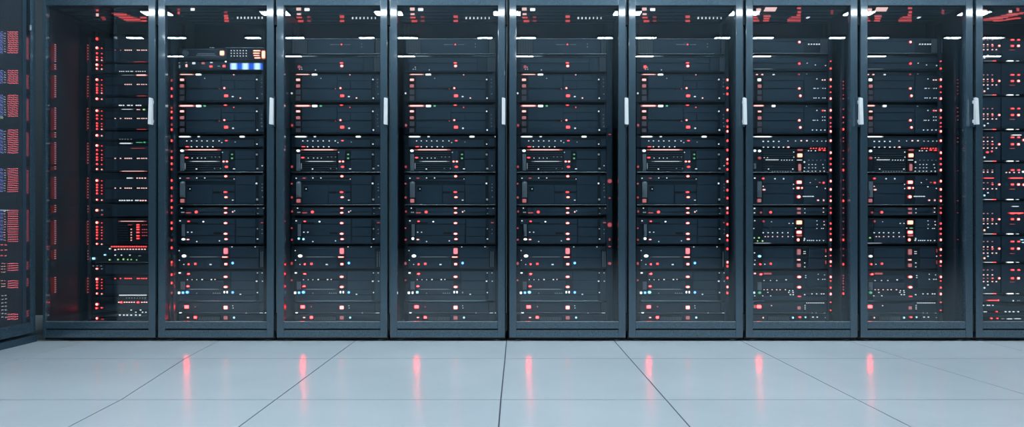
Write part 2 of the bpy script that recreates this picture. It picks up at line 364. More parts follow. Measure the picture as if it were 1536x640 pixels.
# standard cabinet, rows and columns as read in the fourth glass cabinet
STD = [
 ('A', 58, 81.5, 'blank server with fine upright vent slots, topmost', [
   ('P', 632, 732, 60, 80), ('V', 609, 631, 60, 80, 13), ('V', 734, 743, 60, 80, 5, 1),
   ('D', 'm', 1.1, 67, [667, 669, 671.5, 674, 676.5, 679, 688, 690.5, 693, 695]), ('L', 'r', 683, 67, 3, 2.6),
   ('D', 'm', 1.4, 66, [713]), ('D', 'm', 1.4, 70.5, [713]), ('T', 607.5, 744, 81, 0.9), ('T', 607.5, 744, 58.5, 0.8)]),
 ('B', 83, 108, 'server with one stacked pair of red lights, second from top', [
   ('P', 613, 715, 87, 94.5), ('P', 613, 715, 95.5, 106), ('P', 717, 730, 87, 106), ('V', 731, 743, 86, 107, 6, 1),
   ('B', 'm', 608, 647, 84.5, 1.5), ('S', 648, 707, 84, 86), ('T', 708, 744, 84.4, 0.7),  # dim bar along the top paints an edge highlight
   ('L', 'r', 683, 94.6, 6, 2.6), ('L', 'R', 683.5, 99.2, 5.4, 4.4), ('D', 'w', 1.2, 101, [623]), ('D', 'w', 1.2, 104, [620, 623.5]), ('D', 'w', 1.6, 105, [644])]),
 ('C', 111, 153, 'upper tall server with stacked square windows at left', [
   ('P', 624, 676, 113.5, 132), ('P', 677, 696, 121.5, 133.5), ('P', 677, 728, 113.5, 120.5), ('P', 697, 728, 121.5, 133), ('P', 624, 728, 134.5, 150.5),
   ('P', 733, 743, 114, 150), ('S', 665, 675, 132, 134.6), ('S', 613, 623, 114, 151.5),
   ('B', 'k', 614, 636, 111.8, 1.6), ('B', 'W', 638, 647, 112, 2.6), ('Q', 'k', 618, 119.8, 7, 4), ('Q', 'p', 618, 129, 7, 5.5), ('U', 618, 138, 7, 7), ('U', 618, 147.5, 7, 7),
   ('L', 'w', 608.5, 140, 3, 3.4), ('L', 'R', 681.5, 132.3, 3.6, 3.2), ('L', 'd', 674, 133.4, 2.2, 2), ('Q', 'r', 684, 143.8, 7, 4.4), ('L', 'w', 694, 145, 4, 2.2), ('L', 'k', 705.5, 147.2, 3, 2.4),
   ('L', 'w', 730, 119.4, 2.8, 2.8), ('L', 'w', 730.6, 147.4, 2.8, 2.8), ('L', 'k', 695.5, 112.3, 2.6, 2),
   ('D', 'm', 1.3, 119, [737]), ('D', 'm', 1.3, 124, [737]), ('D', 'm', 1.3, 130, [737]), ('D', 'm', 1.6, 141, [737.6]), ('D', 'w', 1.3, 117.5, [652])]),
 ('D', 157, 201, 'lower tall server with stacked square windows and light bar', [
   ('P', 624, 676, 161.5, 179.5), ('P', 677, 696, 169.5, 181), ('P', 677, 728, 161.5, 168.5), ('P', 697, 728, 169.5, 180), ('P', 624, 728, 182, 198.5),
   ('P', 733, 743, 162, 198), ('S', 665, 675, 180, 182.6), ('S', 613, 623, 162, 199.5),
   ('B', 'k', 613, 637, 158.8, 3), ('B', 'W', 638.5, 647, 159, 3.6), ('B', 'g', 650, 654, 159, 2.6), ('Q', 'k', 618, 167, 7, 3.6), ('Q', 'p', 618, 176.6, 7, 5), ('U', 618, 185.5, 7, 7), ('U', 618, 195.5, 7, 6),
   ('L', 'd', 609, 188, 4, 5), ('L', 'R', 681.5, 180.2, 3.6, 3), ('L', 'd', 674, 181.6, 2.2, 2), ('Q', 'r', 684, 190.8, 7, 4.8), ('L', 'w', 694.5, 192.4, 3.6, 2.6),
   ('L', 'r', 683, 157.8, 6, 2), ('L', 'r', 695.5, 161, 2, 2), ('L', 'w', 730, 167, 2.8, 2.8), ('L', 'w', 730.8, 195, 3, 3),
   ('D', 'm', 1.3, 172, [737]), ('D', 'm', 1.3, 178, [737]), ('D', 'm', 1.3, 184, [737]), ('D', 'm', 1.6, 189.5, [737.6])]),
 ('E', 204, 221, 'slim switch with two rows of white pin lights', [
   ('P', 613, 726, 208, 220), ('P', 733, 742, 208, 219), ('S', 690, 726, 207.5, 209.5),
   ('B', 'W', 613, 631, 205, 2.2), ('B', 'w', 641, 645, 205, 2.2), ('B', 'W', 704, 712, 205, 2.6), ('B', 'w', 742, 745, 205, 2),
   ('D', 'w', 1.9, 211.3, [625, 632, 640, 647.5, 655.5, 664.5, 673.5]), ('D', 'w', 1.6, 213.8, [677.5]), ('L', 'r', 684.5, 211, 5, 2.2), ('D', 'm', 1.8, 213, [697.5]),
   ('D', 'w', 1.9, 220, [632, 640, 648, 656, 664]), ('B', 'r', 623, 629, 220, 1.5), ('D', 'w', 2, 216, [730])]),
 ('F', 223, 259, 'server with slatted left bay and green light pair', [
   ('G', 623, 676, 227, 256, 9), ('P', 678, 688, 226, 256), ('P', 697, 728, 226, 238), ('P', 697, 728, 239.5, 256), ('P', 733, 743, 226, 256), ('S', 688.5, 696.5, 227, 240),
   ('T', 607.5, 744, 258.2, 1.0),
   ('B', 'k', 622, 676, 224.6, 1.8), ('L', 'W', 618, 226, 6, 4), ('L', 'r', 625, 236.4, 6, 2.6), ('D', 'w', 1.5, 237, [633, 641, 647, 652.5]), ('D', 'm', 1.5, 235.4, [662.5, 668, 674]),
   ('B', 'w', 629, 675, 242, 1.0), ('H', 615.5, 621, 231, 256), ('B', 'm', 622, 623.4, 249, 10), ('L', 'R', 680.5, 242.2, 4, 3), ('L', 'R', 685.4, 242.2, 4, 3), ('L', 'r', 684.6, 250.2, 6, 3.4),
   ('L', 'w', 696, 253.2, 4, 2), ('D', 'w', 2.2, 253.4, [639.5]), ('L', 'g', 693, 231.6, 3.6, 2.6), ('L', 'g', 693, 237.4, 3.6, 3), ('L', 'm', 730, 231.6, 3.4, 3.4), ('L', 'm', 731, 252.8, 4, 3),
   ('D', 'w', 1.6, 248.4, [738]), ('L', 'd', 608.8, 250, 4, 4.4), ('D', 'w', 1.5, 228.4, [678.6]), ('D', 'm', 1.5, 252.6, [666.5, 675.5])]),
 ('G', 262, 307.5, 'tall server with grey latch over a red square', [
   ('P', 613, 697, 263.5, 271), ('P', 624, 663, 277.5, 305), ('P', 664, 696, 277.5, 287), ('P', 664, 696, 289.5, 305), ('P', 698, 728, 264, 276.5), ('P', 698, 728, 277.5, 305), ('P', 733, 743, 264, 305),
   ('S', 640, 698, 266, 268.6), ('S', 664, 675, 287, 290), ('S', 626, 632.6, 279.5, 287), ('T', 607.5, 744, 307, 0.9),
   ('L', 'd', 627, 267.2, 6, 2.4), ('D', 'w', 2, 267.2, [615]), ('D', 'w', 2, 266.8, [640, 652]), ('L', 'R', 683.6, 264.3, 5.6, 3.8), ('D', 'w', 1.6, 268.4, [696]), ('H', 615, 622.5, 273, 296),
   ('L', 'm', 619, 274, 6.6, 4.4), ('Q', 'p', 618.5, 301, 7, 6.4), ('L', 'c', 630, 283.3, 1.8, 1.8), ('L', 'r', 683, 288, 6.4, 3), ('L', 'R', 684, 295.6, 6, 3.4), ('L', 'w', 694, 300, 3.6, 1.8),
   ('L', 'w', 729.6, 275, 3.2, 3.2), ('L', 'm', 730.6, 299, 3.6, 3.6), ('D', 'm', 1.4, 276, [738]), ('D', 'm', 1.4, 281, [738]), ('D', 'm', 1.6, 285.6, [738]), ('D', 'm', 1.6, 295.3, [738.6]),
   ('L', 'd', 608.4, 275.4, 3.2, 3.2), ('L', 'd', 608.6, 296, 3.6, 4)]),
 ('H', 310.5, 323, 'slimmest server with a red button, halfway down', [
   ('P', 624, 728, 312, 317.5), ('P', 624, 728, 318.5, 322.5), ('P', 733, 743, 312, 322),
   ('D', 'w', 1.8, 312, [617]), ('D', 'm', 2, 318.3, [617.5, 620]), ('B', 'd', 623.5, 632, 319, 2.2), ('L', 'r', 639.4, 317.8, 5.4, 4.8), ('L', 'R', 683.4, 312, 6, 2.6), ('L', 'R', 683.4, 319, 6, 3.2),
   ('L', 'k', 694, 317.6, 2.6, 3), ('D', 'w', 1.5, 316, [696.6]), ('D', 'm', 1.8, 312.2, [731.6, 740]), ('D', 'm', 1.6, 320, [731.4]), ('L', 'd', 609, 317, 3, 4)]),
 ('I', 327, 366, 'server with curved grey latch and three red lights', [
   ('P', 613, 697, 328.5, 335.5), ('P', 624, 697, 336.8, 352.5), ('P', 624, 697, 353.6, 365), ('P', 699, 728, 328.5, 340), ('P', 699, 728, 341.2, 354), ('P', 699, 728, 355, 365), ('P', 733, 743, 329, 364), ('S', 625, 642, 333, 335.2), ('S', 665, 677, 348, 351),
   ('D', 'w', 2.2, 331, [615]), ('L', 'r', 628, 331.8, 4.6, 2.6), ('L', 'W', 650, 332.2, 3, 2.4), ('L', 'R', 683.3, 334.4, 6.4, 3.6), ('L', 'R', 683.3, 350.4, 6.8, 3.6), ('L', 'R', 684, 358.4, 6.2, 3.4),
   ('H', 617.5, 622, 336, 354), ('D', 'w', 2, 348, [626.5, 632.4]), ('L', 'k', 627, 359, 5, 2.6), ('D', 'w', 2, 362, [640]), ('D', 'w', 1.9, 361, [674]), ('L', 'W', 619.4, 357.6, 4.6, 4.6),
   ('L', 'm', 731, 343, 2.4, 2.4), ('L', 'w', 731.2, 358.2, 2.8, 2.2), ('B', 'd', 736, 741, 333.8, 1.8), ('D', 'm', 1.4, 344, [738]), ('D', 'm', 1.4, 350, [738]), ('L', 'd', 608.4, 342, 3.2, 3), ('L', 'd', 608.6, 359.4, 3.6, 3.6)]),
 ('J', 369, 403, 'server with a blue light beside its red block', [
   ('P', 613, 680, 371, 384), ('P', 613, 676, 386, 402), ('P', 689, 733, 371, 385.6), ('P', 689, 733, 387, 402), ('V', 735, 741, 377, 400, 2), ('B', 'm', 626, 676, 385, 0.7),
   ('L', 'W', 621, 383.6, 7.4, 5), ('Q', 's', 683.4, 376.2, 6.8, 9.6), ('B', 'R', 677.4, 687, 385.2, 2), ('Q', 'R', 683.6, 395.8, 5, 3.8), ('L', 'b', 694, 394.2, 4.6, 4.6),
   ('D', 'w', 1.6, 396.3, [620.6]), ('L', 'q', 628, 396, 3, 2.4), ('Q', 'r', 638, 395.4, 4.2, 3.6), ('Q', 'w', 660.8, 396.4, 3.8, 2), ('D', 'w', 1.5, 370, [692.6, 727.4]), ('L', 'd', 608.4, 394.8, 4, 5.4), ('D', 'w', 1.6, 375.6, [613.6]), ('D', 'w', 1.6, 390, [614])]),
 ('K', 406, 451, 'tall server with cold white lights, third from bottom', [
   ('P', 624, 690, 407.5, 417.6), ('P', 624, 680, 421, 432), ('P', 624, 728, 435, 441), ('P', 613, 728, 443, 450.6), ('P', 692, 728, 407.5, 420), ('P', 692, 728, 421.5, 434), ('P', 733, 743, 408, 450), ('S', 624, 690, 418.4, 420.2),
   ('T', 614, 729, 451, 1.4), ('H', 616, 622, 422, 434),
   ('Q', 'W', 614.4, 409, 3.4, 2.2), ('L', 'q', 628, 410.4, 5, 2.6), ('L', 'R', 683.4, 414.8, 7, 3.8), ('L', 'R', 683.4, 430, 7, 4), ('D', 'w', 1.5, 419.2, [626, 633, 640]), ('D', 'w', 2.2, 419, [648, 662]), ('D', 'k', 1.6, 418.8, [667.4]),
   ('L', 'q', 627, 429, 5, 2.4), ('B', 'm', 625, 678, 433.4, 0.9), ('Q', 'W', 613.4, 438.8, 3.6, 3.8), ('Q', 'W', 619, 438.6, 2.8, 3.8), ('Q', 'c', 626, 438, 4.4, 4), ('Q', 'W', 681.4, 437.8, 2.4, 3.6), ('Q', 'W', 685.6, 437.8, 2.4, 3.6),
   ('D', 'm', 1.5, 439.4, [640, 665, 668, 671.5, 674.6]), ('L', 'm', 694, 438.4, 2.6, 3), ('Q', 'w', 705.4, 441, 2.8, 1.8), ('D', 'w', 1.5, 409, [730.8, 738]), ('L', 'w', 729.8, 421.4, 3.2, 2.6), ('D', 'w', 1.8, 421.4, [738.4]), ('L', 'w', 731, 438.4, 2.4, 2.4),
   ('L', 'd', 608.4, 420, 3.4, 3.6)]),
 ('L', 453.5, 468.5, 'plain shallow server with two pink windows, second from bottom', [
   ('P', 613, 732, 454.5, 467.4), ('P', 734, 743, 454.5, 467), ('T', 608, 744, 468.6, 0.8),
   ('Q', 'q', 625, 459.8, 7.4, 5.4), ('L', 'd', 638, 459.6, 2.8, 2.6), ('Q', 'R', 683.4, 460.8, 7, 6), ('D', 'w', 1.4, 458.2, [694]), ('D', 'w', 1.5, 461.6, [694.4]),
   ('B', 'W', 613.6, 618, 468.6, 1.4), ('B', 'w', 734, 740, 468.8, 1), ('D', 'w', 1.8, 468.8, [743, 714])]),
 ('M', 470.5, 481, 'lowest unit with a small grille', [
   ('P', 613, 640, 472, 480), ('P', 676, 743, 472, 480), ('V', 642, 674.5, 475, 480, 18),
   ('Q', 'k', 627, 475.8, 4, 2.2), ('Q', 'q', 638, 475.6, 5, 4), ('Q', 'p', 683.4, 476.2, 7, 6), ('L', 'c', 696, 475.8, 3.6, 3.8)]),
]
STDC = 675.5

# busy cabinets at the right, rows and columns as read in the seventh glass cabinet
def strip(a, b, s): 
    out = []; x = a
    while x <= b: out.append(x); x += s
    return out
BUSY = [
 ('A', 57, 80, 'blank server with an upright slot vent at right, topmost', [
   ('P', 1113, 1205, 63, 79), ('P', 1113, 1228, 58, 62), ('V', 1230, 1247, 59, 79, 9, 1), ('L', 'R', 1198.6, 63.4, 4.6, 4), ('D', 'w', 1.9, 66.4, [1213, 1217, 1221, 1225, 1228.6]), ('T', 1112.5, 1249, 80.2, 0.9)]),
 ('B', 83, 106, 'server with a single red light, second from top', [
   ('P', 1113, 1240, 87, 94.4), ('P', 1113, 1240, 95.4, 103), ('S', 1195, 1244, 82.6, 84.6), ('B', 'm', 1129, 1158, 84.6, 1.6), ('L', 'r', 1198.6, 95.6, 4.4, 4), ('D', 'w', 1.4, 94.8, [1210.5]), ('D', 'w', 1.5, 97.5, [1222.8]), ('D', 'w', 1.5, 98.4, [1238]), ('B', 'm', 1129, 1160, 103.6, 0.8)]),  # upper dim bar stands for a bright highlight line
 ('C', 108, 153, 'upper tall server with stacked square windows and dotted right end', [
   ('P', 1144, 1205, 114, 120.6), ('P', 1144, 1205, 121.6, 132.4), ('P', 1144, 1205, 133.6, 151), ('P', 1206, 1240, 114, 151), ('S', 1134, 1144, 115, 152),
   ('L', 'k', 1135, 112, 4, 2), ('L', 'k', 1143, 112, 4, 2.4), ('Q', 'w', 1160, 112, 4, 2.2), ('L', 'd', 1198, 111.8, 4, 3), ('D', 'm', 1.4, 111, [1210]), ('Q', 'W', 1138.6, 119.8, 6, 4.4), ('Q', 'p', 1139, 129.4, 6.6, 5.6), ('U', 1139, 138.4, 6.6, 6), ('U', 1139, 147.4, 6.6, 6.4),
   ('L', 'R', 1198.4, 132.8, 4.6, 3.6), ('L', 'R', 1200, 143.8, 4.4, 4.4), ('D', 'w', 1.5, 118.4, [1225]), ('D', 'k', 2, 120, [1233.4, 1237]), ('D', 'w', 1.3, 132.6, [1220.6, 1222.4, 1226.4, 1234, 1237.4]), ('D', 'w', 1.5, 147, [1220.6, 1223.6, 1228, 1234, 1237.2])]),
 ('D', 157, 201, 'lower tall server with stacked square windows and light bar', [
   ('P', 1144, 1205, 162, 168.6), ('P', 1144, 1205, 169.6, 180.4), ('P', 1144, 1205, 181.6, 199), ('P', 1206, 1240, 162, 199), ('S', 1134, 1144, 163, 200),
   ('B', 'k', 1129, 1146, 158.6, 2.6), ('B', 'W', 1157, 1163, 159, 3.4), ('Q', 'k', 1139, 167.2, 6, 3), ('Q', 'p', 1139, 177, 6.6, 5.4), ('U', 1139, 186, 6.6, 7), ('U', 1139, 195.4, 6.6, 7),
   ('L', 'R', 1198.4, 180.6, 4.6, 4), ('L', 'R', 1200, 191.2, 4.4, 4.4), ('D', 'w', 1.6, 165.6, [1225]), ('L', 'r', 1233.6, 166, 3, 2.8), ('D', 'k', 1.8, 166, [1237]), ('D', 'w', 1.3, 175.4, [1233.4, 1237]), ('D', 'w', 1.4, 180.4, [1219.6, 1222, 1226, 1233.6, 1237]), ('D', 'w', 1.7, 195, [1218.4, 1224.6, 1231, 1237]), ('D', 'm', 1.4, 159.4, [1209.6])]),
 ('E', 204, 221.5, 'slim switch with two rows of white pin lights', [
   ('P', 1113, 1240, 207.5, 220), ('B', 'W', 1129, 1158, 205, 1.8), ('D', 'w', 2.2, 212, [1144.6, 1152, 1160, 1168]), ('D', 'w', 1.6, 211.4, [1181.6, 1193]), ('D', 'k', 2.4, 211, [1201.6, 1210]), ('D', 'w', 1.5, 211.6, [1219, 1225.4, 1232.4, 1238.4]),
   ('D', 'w', 1.9, 220.6, [1145, 1152, 1160.4, 1168, 1175]), ('L', 'k', 1182, 220.6, 4.6, 2.6)]),
 ('F', 223, 259, 'server crowded with pin lights around an amber block', [
   ('G', 1144, 1192, 228, 257, 9), ('P', 1206, 1240, 229, 257), ('S', 1193, 1205, 223.6, 257.6), ('L', 'W', 1132, 226, 4.4, 3.8), ('L', 'W', 1139, 226.4, 5, 4), ('L', 'd', 1139, 237, 6, 4.6), ('D', 'w', 1.4, 236.4, [1146, 1151]), ('D', 'w', 1.6, 239.6, strip(1149, 1168, 2.2)), ('D', 'w', 1.5, 240, strip(1172, 1191, 4)),
   ('B', 'd', 1195, 1204, 225, 3), ('Q', 'o', 1199.4, 233, 8.6, 6.4), ('B', 'w', 1194.6, 1203, 240, 1.4), ('Q', 'p', 1199.2, 251, 5, 11.6), ('L', 'w', 1206, 243, 3, 3), ('D', 'r', 1.6, 222.4, [1216, 1220, 1224, 1229, 1233, 1237]), ('D', 'w', 1.5, 226, [1212.6, 1216.6, 1223]), ('B', 'r', 1227, 1231, 225, 2), ('B', 'r', 1233.6, 1238, 225.4, 1.8),
   ('D', 'w', 1.4, 246.6, [1213, 1218, 1223, 1234]), ('D', 'w', 1.4, 251.6, [1206.6, 1213, 1218.4, 1223, 1235]), ('D', 'w', 1.5, 256.6, [1206, 1212, 1218, 1223, 1230, 1236]), ('D', 'm', 1.2, 240.2, [1213, 1219, 1225, 1231, 1237]), ('D', 'w', 1.8, 253.4, [1152.6, 1189]), ('D', 'w', 1.6, 228, [1190.4]), ('D', 'w', 1.6, 235.6, [1190.4]), ('H', 1130, 1133.6, 245, 253), ('D', 'm', 1.2, 257, strip(1158, 1186, 4)), ('T', 1112.5, 1249, 258.4, 0.9)]),
 ('G', 262, 307.5, 'tall server with grey latch and glaring red lights', [
   ('P', 1144, 1190, 276, 290), ('P', 1144, 1190, 264, 275), ('P', 1144, 1190, 291, 306), ('P', 1206, 1240, 264, 278), ('P', 1206, 1240, 279, 306), ('T', 1112.5, 1249, 307, 0.8),
   ('D', 'w', 2.4, 267, [1132]), ('L', 'r', 1144.6, 267.6, 4.4, 3), ('L', 'w', 1162, 268, 3, 2.6), ('L', 'w', 1175, 268, 2.6, 2.8), ('Q', 'R', 1198.4, 273.2, 8.6, 5.4), ('Q', 'R', 1196.8, 281.8, 5, 3.6), ('L', 'R', 1202.4, 281.8, 3, 3.4), ('L', 'R', 1197.8, 295, 6.4, 5.4),
   ('D', 'w', 1.6, 294.4, [1205, 1207, 1209, 1211.4, 1213.4, 1215.6, 1218, 1219.6]), ('D', 'w', 1.6, 273.8, [1215]), ('L', 'd', 1229, 273.6, 3.4, 2.2), ('L', 'r', 1235, 274, 4, 3.2), ('D', 'm', 1.6, 269, [1223]), ('D', 'w', 1.6, 280, [1225]), ('D', 'w', 1.6, 282.4, [1237.6]), ('L', 'k', 1226.6, 300.2, 4, 2.6), ('L', 'k', 1235, 300.2, 2.6, 3.4),
   ('L', 'k', 1145.6, 284.4, 5.4, 2.8), ('D', 'k', 1.6, 279.4, [1144.6]), ('D', 'w', 1.6, 282.6, [1190]), ('D', 'w', 1.6, 276.4, [1190]), ('H', 1135.6, 1142, 272, 296), ('Q', 'p', 1138.6, 300.6, 6.6, 6)]),
 ('H', 310.5, 323, 'slimmest server with a red button, halfway down', [
   ('P', 1144, 1240, 312, 317.4), ('P', 1144, 1240, 318.4, 322.4), ('D', 'w', 2.4, 312.4, [1131.6]), ('D', 'w', 1.8, 319, [1131.6]), ('L', 'd', 1141, 318.6, 4, 3.6), ('L', 'r', 1155.6, 318.2, 5, 4.4), ('Q', 'p', 1198, 313, 6.6, 3.4), ('Q', 'p', 1198, 319.2, 6.6, 3.4), ('D', 'w', 1.5, 313, [1207]), ('D', 'w', 1.5, 319, [1207]), ('D', 'k', 1.4, 312, [1235]), ('D', 'k', 1.4, 318, [1235])]),
 ('I', 327, 366, 'server with amber and white blocks above four lime lights', [
   ('P', 1144, 1190, 329, 340), ('P', 1144, 1190, 341, 364), ('P', 1206, 1240, 329, 341), ('P', 1206, 1240, 342, 364), ('S', 1193, 1204.6, 328, 364), ('D', 'w', 1.8, 330.8, [1132]), ('D', 'w', 1.5, 342.4, [1130.6]), ('L', 'd', 1145, 331.8, 4, 4), ('D', 'w', 1.6, 332.4, [1157]), ('D', 'w', 1.7, 334.8, [1183.4, 1189]), ('Q', 'o', 1198.4, 333.4, 9.6, 6.6), ('Q', 'R', 1198.2, 348, 9, 5.2), ('B', 'd', 1194, 1203, 353, 3), ('L', 'R', 1196.8, 359.4, 5, 5.4),
   ('D', 'w', 1.8, 348.8, [1144.6, 1152, 1158.6, 1166, 1173.4, 1181.6]), ('D', 'k', 1.6, 354.6, [1147.6, 1152, 1158.6, 1166, 1173.4, 1182, 1189]), ('D', 'w', 1.6, 360.4, [1206, 1211, 1214, 1217, 1220, 1225, 1229, 1235]), ('L', 'w', 1206.4, 358, 2, 4), ('L', 'y', 1131, 356.6, 2.4, 2.4), ('L', 'y', 1138, 356.4, 3, 2.6), ('L', 'y', 1136, 361.2, 2, 2.4), ('L', 'y', 1143.4, 361.2, 3, 2.8), ('B', 'm', 1130, 1157, 364.4, 1.8),
   ('D', 'w', 1.4, 331, [1225]), ('D', 'w', 1.4, 336.6, [1225.4]), ('D', 'k', 1.4, 332, [1235.6]), ('D', 'k', 1.6, 337, [1236]), ('D', 'w', 1.3, 342.4, [1225, 1232, 1234.6]), ('D', 'w', 1.4, 342, [1193.4, 1201.6])]),
 ('J', 369, 403, 'server with pale cyan light and dull red blocks', [
   ('P', 1144, 1190, 372, 386), ('P', 1144, 1190, 387, 402), ('P', 1213, 1236, 372, 386), ('P', 1213, 1236, 388, 402), ('S', 1203, 1209.6, 374, 383), ('D', 'w', 1.7, 379, [1131.6]), ('L', 'c', 1139, 384, 6, 4.4), ('D', 'w', 1.4, 390, [1132.4]), ('L', 'w', 1131.6, 396.2, 2.6, 2.6), ('D', 'w', 1.8, 396, [1147]), ('L', 'q', 1140, 396, 3, 2.4), ('L', 'r', 1155.8, 395.2, 4.4, 4), ('Q', 'p', 1198, 377.6, 6.4, 9.4), ('Q', 'k', 1197.8, 389.4, 5.6, 2.6), ('Q', 'p', 1198, 397.6, 6.4, 6),
   ('D', 'w', 1.4, 377, [1205.4, 1207.4]), ('D', 'w', 1.4, 380, [1205.4, 1207.4]), ('D', 'w', 1.5, 394, [1207]), ('D', 'w', 1.5, 400, [1207]), ('B', 'd', 1237.4, 1239, 375.6, 6), ('B', 'd', 1237.4, 1239, 393, 6), ('D', 'k', 1.6, 384, [1238.4])]),
 ('K', 406, 451, 'tall server with green lit corner, third from bottom', [
   ('P', 1145, 1190, 413, 418), ('P', 1144, 1190, 424, 432), ('P', 1144, 1240, 444, 450.4), ('P', 1210, 1240, 408, 432), ('L', 'k', 1132, 409.8, 4, 3), ('B', 'd', 1144, 1158, 410, 3.4), ('L', 'q', 1141, 411, 4.6, 2.8), ('L', 'R', 1198.4, 415, 7, 4.4), ('L', 'R', 1198.4, 430.4, 7, 4.2), ('D', 'w', 1.5, 420.4, [1146, 1155.6, 1165]), ('D', 'w', 2, 419.4, [1179]), ('D', 'w', 1.4, 413, [1208.4]), ('D', 'w', 1.4, 416, [1208.4]), ('D', 'w', 1.4, 411, [1227]), ('D', 'w', 1.5, 418.6, [1227, 1233.8, 1237]), ('D', 'w', 1.3, 412, [1236.4]),
   ('D', 'k', 1.4, 434.2, [1146, 1151, 1158, 1165, 1170, 1178]), ('D', 'w', 1.5, 435.6, [1184, 1189]), ('L', 'c', 1131, 438.6, 3.4, 4), ('L', 'g', 1139, 438.6, 5.4, 4.4), ('D', 'w', 1.6, 438.2, [1151.6, 1183, 1189.6]), ('D', 'w', 1.6, 443.4, [1132, 1144, 1156]), ('B', 'r', 1196, 1201.6, 444.2, 1.8), ('D', 'w', 1.8, 441.6, [1185.4, 1189.6, 1206.8]), ('D', 'w', 1.6, 440.4, [1217.8, 1224.8, 1232, 1235.4]), ('H', 1136, 1142, 423, 435), ('T', 1113, 1146, 451, 1.2)]),
 ('L', 453.5, 468.5, 'plain shallow server with a long dull red window', [
   ('P', 1113, 1205, 455, 467.4), ('P', 1209, 1240, 455, 467.4), ('D', 'w', 1.4, 454, strip(1210, 1236, 2.8)), ('Q', 'q', 1138, 459.4, 8, 5.2), ('Q', 'p', 1132, 459.4, 3.4, 5.2), ('D', 'k', 1.8, 458, [1157]), ('Q', 'p', 1198.2, 461.4, 5.8, 5.4), ('D', 'w', 1.3, 457.6, [1207.4]), ('D', 'w', 1.3, 460.4, [1207.4]), ('D', 'w', 1.3, 463, [1207.4]), ('T', 1113, 1249, 468.6, 0.8), ('D', 'w', 1.6, 468.8, [1218, 1224, 1236.6])]),
 ('M', 470.5, 481, 'lowest unit with bluish white lights', [
   ('P', 1113, 1150, 472, 480), ('P', 1215, 1246, 472, 480), ('V', 1152, 1184, 474.6, 480, 16), ('L', 'k', 1144.4, 476, 3, 3), ('L', 'c', 1189, 476, 3.4, 3.6), ('L', 'r', 1199.4, 475.2, 5, 3), ('L', 'c', 1207.8, 475.4, 2.8, 3), ('Q', 'w', 1219, 475.2, 3.4, 2), ('Q', 'w', 1225.4, 475.2, 2.8, 2), ('D', 'm', 1.8, 476, [1237.6])]),
]
BUSYC = 1180.5

# cabinets: (left column, right column) of each door on the door plane
ROW = [(64, 233), (237, 410.5), (415, 581), (585, 757.5), (764, 938.5), (943, 1114.5), (1119, 1286.5), (1291, 1459.5), (1464, 1637)]
ORD = ['first', 'second', 'third', 'fourth', 'fifth', 'sixth', 'seventh', 'eighth', 'ninth']
SHIFT = {1: -344.5, 2: -170.5, 3: 0, 4: 168, 5: 348, 6: 0, 7: 166.5}
def at(i): return 'of the ' + ORD[i] + ' glass-door cabinet'

